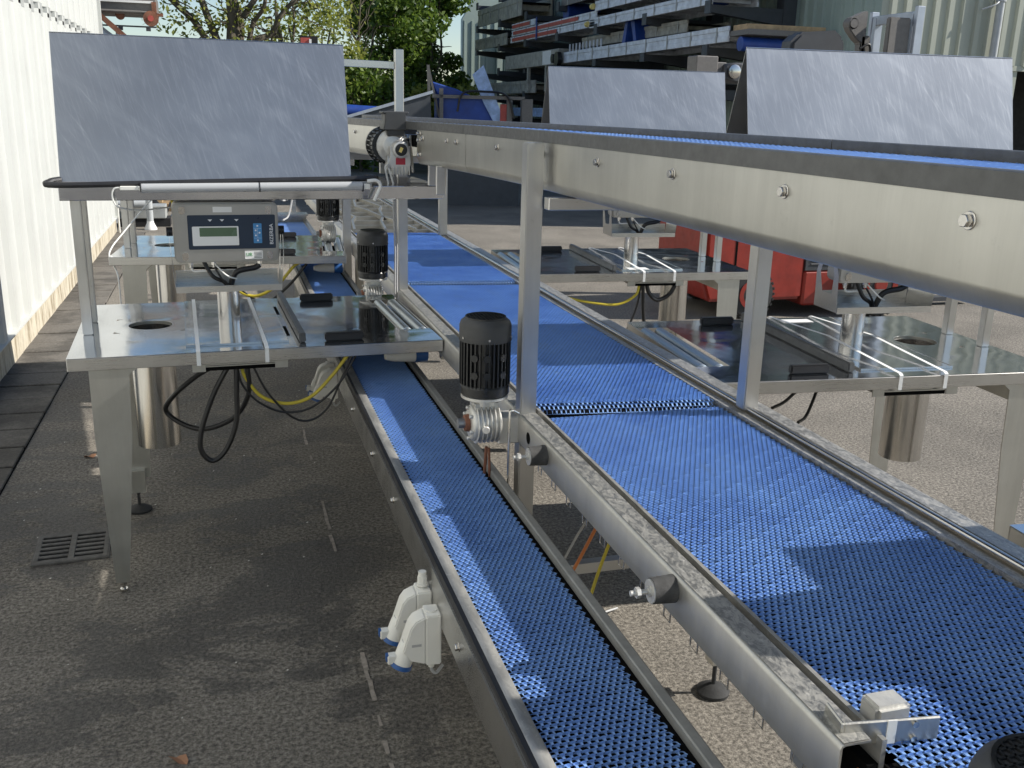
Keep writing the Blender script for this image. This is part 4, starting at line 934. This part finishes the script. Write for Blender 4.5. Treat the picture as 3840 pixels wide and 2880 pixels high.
# ================================================================== SHEDS
def clad_x(y_face,x0,x1,z0,z1,pitch,depth,rib=.35,slope=.08):
    prof=[];x=x0
    while x<x1:
        for t,d in ((0,0),(pitch*(1-rib-2*slope),0),(pitch*(1-rib-slope),depth),(pitch*(1-slope),depth)): prof.append((x+t,-d))
        x+=pitch
    vs=[];fs=[]
    for xx,d in prof: vs+=[(xx,y_face+d,z0),(xx,y_face+d,z1)]
    for i in range(len(prof)-1): fs.append((2*i,2*i+2,2*i+3,2*i+1))
    return vs,fs
sh=thing('grey_green_shed','large grey green profiled metal shed on the right behind the forklift','shed')
mb=MB(); mb.add(*clad_x(13.3,9.7,24,2.62,5.6,.26,.045)); mb.build('front_cladding','greenlt',sh,ang=20)
mb=MB(); mb.box(9.7,24,13.28,13.40,2.55,2.63); mb.build('door_header','greenlt',sh)
mb=MB(); mb.box(9.7,12.4,13.31,13.37,0,2.62); mb.build('front_wall_base','greenlt',sh)
mb=MB(); mb.box(12.4,24,15.5,15.6,0,2.7); mb.build('dark_doorway','darkroof',sh)
mb=MB(); mb.add(*[ [(x,y,z) for (x,y,z) in cladding(9.7,13.3,34,0,5.6,.26,.045,-1)[0]], cladding(9.7,13.3,34,0,5.6,.26,.045,-1)[1]]); mb.build('side_cladding','green',sh,ang=20)
mb=MB(); mb.add([(9.2,13.0,5.55),(24,13.0,5.9),(24,34.2,5.9),(9.2,34.2,5.55),(9.2,13.0,5.7),(24,13.0,6.05),(24,34.2,6.05),(9.2,34.2,5.7)],[(3,2,1,0),(4,5,6,7),(0,1,5,4),(1,2,6,5),(2,3,7,6),(3,0,4,7)]); mb.build('roof','rackgrey',sh)
mb=MB(); mb.cyl((11.75,13.17,2.5),(11.75,13.17,5.6),.06,n=16); mb.cyl((11.75,13.17,3.55),(11.75,13.17,3.62),.075,n=16); mb.build('downpipe','greypipe',sh)
mb=MB(); mb.tube([(11.75,13.17,3.6),(11.6,13.1,3.5),(11.4,13.15,3.42)],.012,6,4); mb.build('pipe_stay','greypipe',sh)
s2=thing('green_gable_shed','distant green gabled shed with a pale roller door, beyond the blue machine','shed')
mb=MB(); mb.prism([(9.15,0),(9.15,5.05),(11.0,8.2),(15.5,9.5),(20,8.2),(22,5.0),(22,0)],'y',38.0,38.3); mb.build('gable_wall','green',s2)
mb=MB(); x=9.2
while x<21: mb.box(x,x+.05,37.96,38.0,0,5.0); x+=.3
mb.build('wall_ribs','green',s2)
mb=MB(); mb.box(11.1,13.1,37.90,37.97,.2,4.1); d_=mb.build('roller_door','doorp',s2)
mb=MB()
for k in range(9): mb.box(11.1,13.1,37.885,37.90,.5+k*.42,.52+k*.42)
mb.build('door_seam','trim',d_)
mb=MB(); mb.box(10.5,11.1,37.80,38.0,0,4.3); mb.build('door_jamb','green',s2)
# ================================================================== CANTILEVER RACK AND WHAT LIES ON IT
rk=thing('cantilever_rack','tall grey cantilever rack stacked with old conveyors along the shed','rack')
for y_ in (15.6,18.2,20.8,23.4,26.0,28.6,31.2):
    mb=MB(); mb.box(9.35,9.6,y_-.12,y_+.12,0,5.5); mb.build('upright','rackgrey',rk)
    for z_ in (1.45,2.10,2.78,3.45,4.12,4.8):
        if y_<17 and z_<2: continue
        mb=MB(); mb.prism([(8.0,z_-.04),(8.0,z_+.07),(9.4,z_+.07),(9.4,z_-.20)],'y',y_-.09,y_+.09); mb.box(7.97,8.0,y_-.10,y_+.10,z_-.06,z_+.15); mb.build('arm','rackgrey',rk)
mb=MB(); mb.box(9.4,9.5,15,31.5,.1,.3); mb.box(9.4,9.5,15,31.5,5.2,5.4); mb.build('rail','rackgrey',rk)
def stored(name,label,y0,y1,z0,h,x0=8.02,w_=1.0,m='aluc',dz=0,extra=None):
    """a conveyor body lying along the rack, rising by dz towards the camera"""
    L=y1-y0; t=thing(name,label,'stored conveyor',(x0,y0,z0),0,'old conveyors lying on the rack'); t.rotation_euler=(math.atan2(dz,L),0,0)
    mb=MB()
    for xx in (0,w_-.04):
        mb.box(xx,xx+.04,0,L,0,h*.38); mb.box(xx+.012,xx+.03,0,L,h*.38,h*.7); mb.box(xx,xx+.04,0,L,h*.7,h)
    mb.build('side_frame',m,t,bev=.004)
    mb=MB(); k=.2
    while k<L: mb.box(.04,w_-.04,k,k+.05,h*.3,h*.6); k+=.5
    mb.build('cross_bar',m,t)
    mb=MB(); k=.35
    while k<L: mb.box(-.008,.0,k,k+.04,0.0,h); k+=.95
    mb.build('joint_plate','trim',t)
    mb=MB(); mb.box(.06,w_-.06,.05,L-.05,h*.62,h*.70); mb.build('belt','slot',t)
    return t
def red_unit(lab,y0,y1,z0,ry0,ry1):
    t=stored('red_sided_conveyor',lab,y0,y1,z0,.15,7.98,.8)
    mb=MB(); mb.box(-.018,-.009,ry0-y0,ry1-y0,.03,.115); mb.build('red_cover','redcov',t); return t
red_unit('red-sided conveyor, lowest of the three red ones strapped together',20.9,27.4,3.55,23.4,27.2); red_unit('red-sided conveyor, middle of the three red ones strapped together',20.8,27.3,3.72,21.9,27.1); red_unit('red-sided conveyor, short top one of the three red ones',25.2,27.3,3.89,25.6,27.2)
mb=MB(); mb.box(7.94,7.955,24.9,24.97,3.5,4.05); tag(mb.build('blue_strap','blueM'),'blue ratchet strap holding the red-sided conveyors together','strap')
stored('long_conveyor','long pale aluminium conveyor with upright pegs at its far end, sagging across the rack',14.8,22.8,2.86,.24,7.96,.9,dz=.0)
lc=[o for o in bpy.data.objects if o.name.startswith('long_conveyor')][0]; lc.rotation_euler=(R(-.3),0,0); lc.location.z=2.90
mb=MB()
for k in range(10): mb.box(.0,.03,5.6+k*.22,5.63+k*.22,.24,.40)
mb.build('peg','aluc',lc)
mb=MB(); mb.lathe((-.05,8.1,.1),(-1,0,0),[(0,.16),(.1,.16)],20); mb.lathe((-.02,8.45,.12),(-1,0,0),[(0,.12),(.12,.10)],20); mb.build('drive_motor','motor',lc)
bx_=thing('boxed_conveyor','stained grey boxed conveyor with two hanging legs, left of the long one','stored conveyor',(7.9,23.0,2.84),0,'old conveyors lying on the rack')
mb=MB(); mb.box(0,.9,0,4.6,0,.36); mb.build('housing','beige',bx_,bev=.01); mb=MB(); mb.box(-.006,0,.55,1.2,.02,.34); mb.build('pale_plate','label',bx_)
for y_ in (.9,2.4): mb=MB(); mb.box(.0,.07,y_,y_+.10,-.62,0); mb.build('leg','beige',bx_)
stored('white_conveyor','upper pale conveyor with an orange end cap, second from the top',15.5,21.2,3.53,.2,7.98,.9)
stored('white_conveyor','topmost pale conveyor with a yellow end cap above the others',15.0,20.9,3.86,.2,7.98,.9)
mb=MB(); mb.cyl((7.96,21.22,3.62),(7.96,21.32,3.62),.06,n=14); tag(mb.build('end_cap','yellab'),'yellow round cap on the end of the upper pale conveyor','cap'); 
mb=MB(); mb.cyl((7.96,20.92,3.96),(7.96,21.02,3.96),.06,n=14); tag(mb.build('end_cap','yellab'),'yellow round cap on the end of the topmost pale conveyor','cap')
stored('beige_conveyor','stained beige conveyor on the second rack level at the far left end',27.8,31.4,3.54,.32,7.98,.9,'beige')
stored('beige_conveyor','dark green-grey conveyor frame on the top rack level at the far end',26.5,31.2,4.22,.5,8.0,.9,'beige')
stored('grey_conveyor','long grey conveyor on the top rack level above the red-sided ones',20.5,27.0,4.9,.25,7.98,.9)
stored('beige_conveyor','beige conveyor lying low at the far end of the rack, under the roller door',25.0,30.5,2.2,.32,7.98,.9,'beige')
stored('blue_white_conveyor','blue and white conveyor at the bottom of the rack',22.0,28.0,1.60,.22,7.98,.9,'palebl')
stored('dark_conveyor','dark conveyor near the ground under the rack',18.0,28.0,.9,.3,8.0,1.0,'rackgrey')
stored('dark_conveyor','dark conveyor packed under the long pale one at the near end of the rack',15.3,21.5,2.16,.34,8.0,1.1,'rackgrey')
stored('beige_conveyor','beige conveyor half hidden above the pegged long conveyor',17.0,22.5,3.2,.22,8.3,.9,'beige')
stored('grey_conveyor','grey conveyor behind the topmost pale conveyor',16.0,23.5,4.18,.32,8.1,1.1,'castgrey')
stored('dark_conveyor','dark ribbed conveyor on the top near corner of the rack',14.8,19.5,4.86,.35,8.0,1.2,'rackgrey')
rl=MB(); rl.lathe((8.2,23.4,4.05),(1,0,0),[(0,.22),(.8,.22)],28); tag(rl.build('belt_roll','blueM'),'roll of dark blue belting lying on top of the red-sided conveyors','belt roll')
for y_,z_,lab in ((18.8,3.1,'blue angled steel support under the pale conveyors'),(14.9,3.6,'large blue angled steel chute at the near end of the rack')):
    mb=MB(); k=1.0 if y_>16 else 1.9
    mb.prism([(y_,z_+.0),(y_+.18*k,z_+.45*k),(y_+.36*k,z_+.45*k),(y_+.14*k,z_)],'x',8.1,8.6); mb.prism([(y_+.6*k,z_),(y_+.78*k,z_),(y_+.62*k,z_+.45*k),(y_+.5*k,z_+.45*k)],'x',8.1,8.6)
    tag(mb.build('blue_support','blueM'),lab,'support')
bh=thing('blue_drum_unit','grey tray with a blue drum below on the rack, right of the long conveyor','stored machine',(8.1,13.9,2.72))
mb=MB(); mb.box(-.1,1.4,.3,.9,.26,.34); mb.build('tray','castgrey',bh); mb=MB(); mb.cyl((-.1,.55,.13),(1.3,.55,.13),.11,n=20); mb.build('drum','blueM',bh); mb=MB(); mb.box(-.1,1.3,.35,.8,.34,.42); mb.build('brush','wood',bh)
# ================================================================== BLUE MACHINE, OLD FRAMES
bm_=thing('blue_machine','bright blue steel machine with a tall pale blue fin, in front of the far shed','machine',(4.55,18.2,0),R(-8))
mb=MB(); mb.box(-.65,.42,-.4,.4,1.25,1.98); mb.prism([(-.65,1.98),(-.75,2.22),(-.30,2.10),(.0,1.98)],'y',-.3,.3); mb.build('body','blueM',bm_,bev=.02)
mb=MB(); mb.prism([(-.02,2.35),(.18,2.52),(.58,1.55),(.40,1.5),(.20,1.85)],'y',-.46,-.42); mb.build('fin','palebl',bm_)
mb=MB(); mb.beam((-.78,-.42,1.3),(-.82,-.42,2.50),.05,.05); mb.beam((-.82,-.42,2.48),(-.62,-.42,1.6),.04,.04); mb.box(-.62,-.55,-.5,-.42,1.2,2.1); mb.box(-.75,.95,-.5,-.44,1.93,1.99); mb.box(.62,.72,-.5,-.42,1.2,1.95); mb.box(.90,1.1,-.5,-.3,1.2,1.95); mb.build('outer_frame','castgrey',bm_)
mb=MB(); mb.tube([(-.3,-.55,1.7),(-.2,-.55,2.02),(.2,-.55,2.06),(.6,-.55,2.0),(.75,-.55,1.6)],.02,8,5); mb.build('hose','cable',bm_)
mb=MB(); mb.box(.50,.62,-.47,-.44,1.55,1.85); mb.build('warning_panel','redcov',bm_)
mb=MB(); mb.box(-.6,.9,-.4,.4,0,1.2); mb.build('base','rackgrey',bm_)
ch=thing('steel_chute','sloping dark steel chute lying left of the blue machine','chute',(3.1,18.0,0))
mb=MB(); mb.prism([(-1.1,1.2),(-1.1,1.5),(.55,2.0),(.6,1.2)],'y',-.4,.3); mb.build('hopper','rackgrey',ch); mb=MB(); mb.beam((-1.15,-.42,1.5),(.6,-.42,2.03),.03,.05); mb.build('rim','fork',ch)
of=thing('old_frame','low dark steel frame with a conveyor drum beside the hedge','frame',(2.2,20,0))
mb=MB(); mb.box(-.9,-.84,0,.06,.6,2.45); mb.beam((-.9,0,1.95),(.1,0,1.80),.05,.05); mb.box(.05,.11,0,.06,.4,1.85); mb.box(-.6,-.54,.3,.36,.4,1.8); mb.build('frame_bar','castgrey',of); mb=MB(); mb.cyl((.1,.2,1.65),(1.4,.2,1.6),.14,n=18); mb.build('drum','blueM',of); mb=MB(); mb.box(-.5,.3,.2,.5,1.5,1.7); mb.build('bed','aluc',of)
rb=thing('striped_beacon','short red and white square duct end showing above the near hood','duct',(1.62,18.2,0))
mb=MB(); mb.prism([(-.16,2.70),(-.16,2.88),(.0,2.88),(.02,2.70)],'y',-.1,.1); mb.build('red_side','redcov',rb); mb=MB(); mb.box(-.16,.13,-.1,.2,2.88,2.91); mb.box(.02,.13,-.11,-.1,2.70,2.88); mb.build('dark_mouth','darkroof',rb); mb=MB(); mb.box(-.02,.02,-.12,-.1,2.70,2.86); mb.build('white_edge','label',rb); mb=MB(); mb.box(-.05,.05,0,.1,0,2.7); mb.build('post','rackgrey',rb)
# rusty machine above the wall corner
rm=thing('rusty_machine','rusty old conveyor machine with rollers raised high beyond the white wall corner','machine',(-1.55,15.2,0))
mb=MB(); mb.box(-.6,.82,-.3,.3,2.885,3.12); mb.box(-.6,.80,-.34,-.3,2.90,2.93); mb.build('machine_body','castgrey',rm,bev=.01)
mb=MB(); mb.box(-.5,.78,-.33,-.31,3.03,3.06); mb.build('white_strip','label',rm)
mb=MB(); mb.lathe((.74,-.3,2.835),(0,-1,0),[(0,.10),(.06,.10)],24); mb.lathe((.34,-.2,2.87),(0,-1,0),[(0,.06),(.06,.06)],20); mb.box(.80,.90,-.32,-.25,2.87,2.91); mb.box(.76,.82,-.34,-.30,2.91,3.05); mb.build('roller_end','rust',rm)
mb=MB(); mb.lathe((.74,-.37,2.835),(0,-1,0),[(0,.04),(.01,.04)],20); mb.build('roller_hub','redcov',rm)
mb=MB(); mb.beam((.0,-.32,2.93),(.60,-.32,2.40),.05,.07); mb.build('diagonal_brace','rust',rm)
mb=MB(); mb.box(-.4,.80,-.2,-.17,2.725,2.745); mb.box(.30,.36,-.2,-.17,2.68,2.725); mb.box(.66,.72,-.2,-.17,2.68,2.725); mb.build('hanging_rail','rackgrey',rm)
mb=MB(); mb.beam((.02,-.3,2.70),(.34,-.3,2.45),.04,.05); mb.beam((.06,-.1,2.72),(.38,-.1,2.47),.03,.04); mb.box(.27,.33,-.3,-.25,0,2.66); mb.box(.46,.5,-.3,-.26,2.2,2.42); mb.box(.0,.06,.2,.26,0,2.8); mb.build('support_leg','aluc',rm)
# timber and stands beyond the wall
for i,(x,y,z,rz,lab) in enumerate(((-1.55,17.3,.0,.1,'lower wooden pallet of the stack behind the wall corner'),(-1.5,17.2,.16,.0,'upper wooden pallet of the stack behind the wall corner'),(-.75,17.4,.0,-.35,'tilted loose wooden pallet right of the stack'))):
    t=thing('wooden_pallet',lab,'pallet',(x,y,z),rz,'pallets beyond the wall')
    mb=MB()
    for k in range(6): mb.box(-.55,.55,-.4+k*.15,-.31+k*.15,.10,.12)
    mb.build('deck_boards','wood',t); mb=MB()
    for k in range(3): mb.box(-.55+k*.5,-.45+k*.5,-.4,.44,0,.10)
    mb.build('bearers','wood',t)
for i,(x,y,lab) in enumerate(((-1.0,14.55,'white post with a cone foot, nearest beyond the wall corner'),(-.72,16.3,'white post with a cone foot, farther beyond the wall corner'))):
    t=thing('cone_foot_post',lab,'stand',(x,y,0)); mb=MB(); mb.cyl((0,0,.08),(0,0,2.2),.045,n=20); mb.build('pole','greypipe',t); mb=MB(); mb.lathe((0,0,0),(0,0,1),[(0,.085),(.02,.085),(.09,.05),(.12,.045)],24); mb.build('cone_foot','label',t)
t=thing('black_brace','black folding cross brace standing among the timber','brace',(-.95,15.6,0)); mb=MB(); mb.beam((-.3,0,.62),(.12,0,.12),.04,.05); mb.beam((.3,0,.55),(.12,0,.12),.02,.03); mb.build('bar','darkmet',t)
t=thing('grey_duct','grey pipe and metal box lying past the corner of the white wall','pipe',(-1.35,14.75,0)); mb=MB(); mb.cyl((-.25,0,.34),(.30,0,.34),.05,n=20); mb.cyl((.12,0,.34),(.30,0,.34),.06,n=20); mb.build('pipe','greypipe',t); mb=MB(); mb.box(-.1,.55,.1,.5,.12,.30); mb.build('metal_box','trim',t,bev=.01); mb=MB(); mb.box(-.1,.6,.12,.5,.0,.12); mb.build('dark_base','darkroof',t)
# ================================================================== TREES
def leaves(name,centers,radii,n,size,m,parent,droop=.2,seed=1):
    r=np.random.default_rng(seed); c=np.array(centers); k=r.integers(0,len(c),n); rad=np.array(radii)[k]
    d=r.normal(size=(n,3)); d/=np.linalg.norm(d,axis=1)[:,None]; P=c[k]+d*(rad*r.random(n)**.45)[:,None]*np.array([1,1,.8])
    # gather in small tufts
    tuft=r.normal(size=(n//6+1,3))*.0; 
    A=r.normal(size=(n,3)); A/=np.linalg.norm(A,axis=1)[:,None]; B=np.cross(A,r.normal(size=(n,3))); B/=np.linalg.norm(B,axis=1)[:,None]
    s_=size*(.6+.8*r.random(n))[:,None]
    V=np.stack([P-A*s_,P+B*s_*.55,P+A*s_,P-B*s_*.55],1).reshape(-1,3); F=np.arange(4*n).reshape(-1,4)
    return fast(name,V,F,m,parent,smooth=False)
def limb(mb,a,b,r0,r1,wob=.15,seed=0):
    rr=random.Random(seed); a=Vector(a); b=Vector(b); pts=[];rs=[]
    for k in range(6):
        t=k/5; p=a.lerp(b,t); w_=wob*math.sin(math.pi*t); pts.append(p+Vector((rr.uniform(-w_,w_),rr.uniform(-w_,w_),rr.uniform(-w_,w_)*.5))); rs.append(r0*(1-t)+r1*t)
    mb.tube(pts,0,8,3,rs); return pts
t1=thing('tall_tree','big spreading tree with several bare trunks and sparse yellow green leaves','tree',(.35,20,0))
mb=MB(); ends=[]; rr=random.Random(4)
limb(mb,(0,0,0),(0,0,1.6),.30,.24,0)
spec=[((0,0,1.5),(-.62,0,4.1),.10,.05),((-.22,0,2.6),(-1.5,.2,4.3),.07,.04),((0,0,1.4),(-.10,.2,6.0),.11,.06),((.05,.1,1.5),(.28,0,6.2),.11,.05),((.10,.1,1.6),(.0,.3,5.5),.10,.05),((.15,.1,2.4),(1.05,.1,3.55),.075,.045),((1.0,.1,3.5),(2.0,.2,4.2),.045,.02),((-.5,0,3.7),(-1.6,.3,5.2),.05,.02),((.2,0,3.3),(1.3,.3,5.2),.06,.02),((-.1,.2,4.2),(-1.0,0,6),.05,.02),((.3,0,2.9),(.95,-.2,4.4),.05,.02)]
for i,(a,b_,r0,r1) in enumerate(spec):
    pts=limb(mb,a,b_,r0,r1,.12,i); ends.append(pts[-1]); ends.append(pts[3])
    for k in range(9):
        p=rr.choice(pts[2:]); q=p+Vector((rr.uniform(-.9,.9),rr.uniform(-.4,.4),rr.uniform(-.5,.5))); limb(mb,p,q,.016,.005,.1,i*20+k); ends.append(q)
mb.build('trunk','bark',t1)
ce=[tuple(e) for e in ends if e.z>2.9]+[(-1.25,0,3.35),(-1.15,0,3.1),(-1.5,0,3.6),(1.3,0,3.5),(1.6,.2,3.6),(1.9,0,3.7),(1.2,.1,3.1),(.9,.1,3.2),(2.2,.2,3.9),(1.5,.1,3.9),(1.9,.1,3.3)]
leaves('crown',ce,[.42]*len(ce),2500,.045,'leafY',t1,seed=5)
def bushtree(lab,x,y,h,rad,n,seed,m='leafG',lo=.5,size=.10):
    t=thing('bushy_tree',lab,'tree',(x,y,0),0,'trees and shrubs beyond the yard'); mb=MB(); rr=random.Random(seed); ce=[];rd=[]
    for k in range(5):
        b_=(rr.uniform(-rad,rad)*.5,rr.uniform(-rad,rad)*.5,h*rr.uniform(.75,1)); limb(mb,(rr.uniform(-.2,.2),0,0),b_,.07,.02,.2,seed*10+k)
        for j in range(5):
            t_=rr.uniform(.25,1); p=Vector((b_[0]*t_,b_[1]*t_,b_[2]*t_)); q=p+Vector((rr.uniform(-1,1)*rad*.8,rr.uniform(-1,1)*rad*.6,rr.uniform(-.2,.6))); limb(mb,p,q,.025,.008,.15,seed*100+k*9+j)
    mb.build('trunk','bark',t)
    nc=int(34*h*rad/6)
    for k in range(nc):
        z_=h*(lo+(1-lo)*rr.random()) if lo>0 else h*rr.random(); w_=rad*(1-.35*abs(z_/h-.5)); ce.append((rr.uniform(-1,1)*w_,rr.uniform(-1,1)*w_*.7,z_)); rd.append(rr.uniform(.35,.85))
    leaves('crown',ce,rd,n,size,m,t,seed=seed); return t
bushtree('tall dense green tree close to the far shed, right one',6.75,33,7.5,1.05,15000,21,lo=.05,size=.085)
bushtree('tall dense green tree beside it, left of the far shed',5.25,31,7.5,1.15,15000,22,lo=.08,size=.085)
bushtree('thinner green tree behind the upright steel post',4.7,30,5.0,1.1,6500,23,lo=.05,size=.08)
bushtree('bright low yellow green shrub under the dense trees',6.1,27,2.5,1.1,5000,24,'leafY',lo=.1,size=.07)
bushtree('low dark bush right of the near hood',3.1,28,2.9,1.2,5000,25,lo=.05,size=.075)
bushtree('yellow green young tree between the two hoods gap, with thin twigs',2.7,27,4.6,.9,1700,26,'leafY',lo=.45,size=.065)
bushtree('pale sparse tree top showing above the near hood',1.6,24,4.4,1.2,1100,27,'leafY',lo=.5,size=.06)
bt=thing('bare_tree','slender nearly leafless tree with fine upward twigs behind the square upright','tree',(3.75,27.5,0)); mb=MB(); rr=random.Random(9)
limb(mb,(0,0,0),(.05,0,5.6),.05,.015,.05,1)
for k in range(46):
    z_=rr.uniform(1.2,5); sg=rr.choice((-1,1)); L=rr.uniform(.5,1.2); limb(mb,(0.02,0,z_),(sg*L*.6,rr.uniform(-.4,.4),z_+L),.014,.004,.06,k)
mb.build('branches','bark',bt)
# a far line of low hedge and fields closing the horizon
mb=MB(); hd=thing('far_hedge','long dark low hedge closing the yard in the distance','hedge',(0,0,0)); hd['kind']='stuff'
r_=np.random.default_rng(3); n=9000; cx_=r_.uniform(-30,70,n); P=np.stack([cx_,60+r_.normal(size=n)*1.2,r_.random(n)*3.2],1); A=r_.normal(size=(n,3)); A/=np.linalg.norm(A,axis=1)[:,None]; B=np.cross(A,r_.normal(size=(n,3))); B/=np.linalg.norm(B,axis=1)[:,None]; s_=.35
fast('foliage',np.stack([P-A*s_,P+B*s_,P+A*s_,P-B*s_],1).reshape(-1,3),np.arange(4*n).reshape(-1,4),'leafG',hd,False)
bpy.context.view_layer.update()
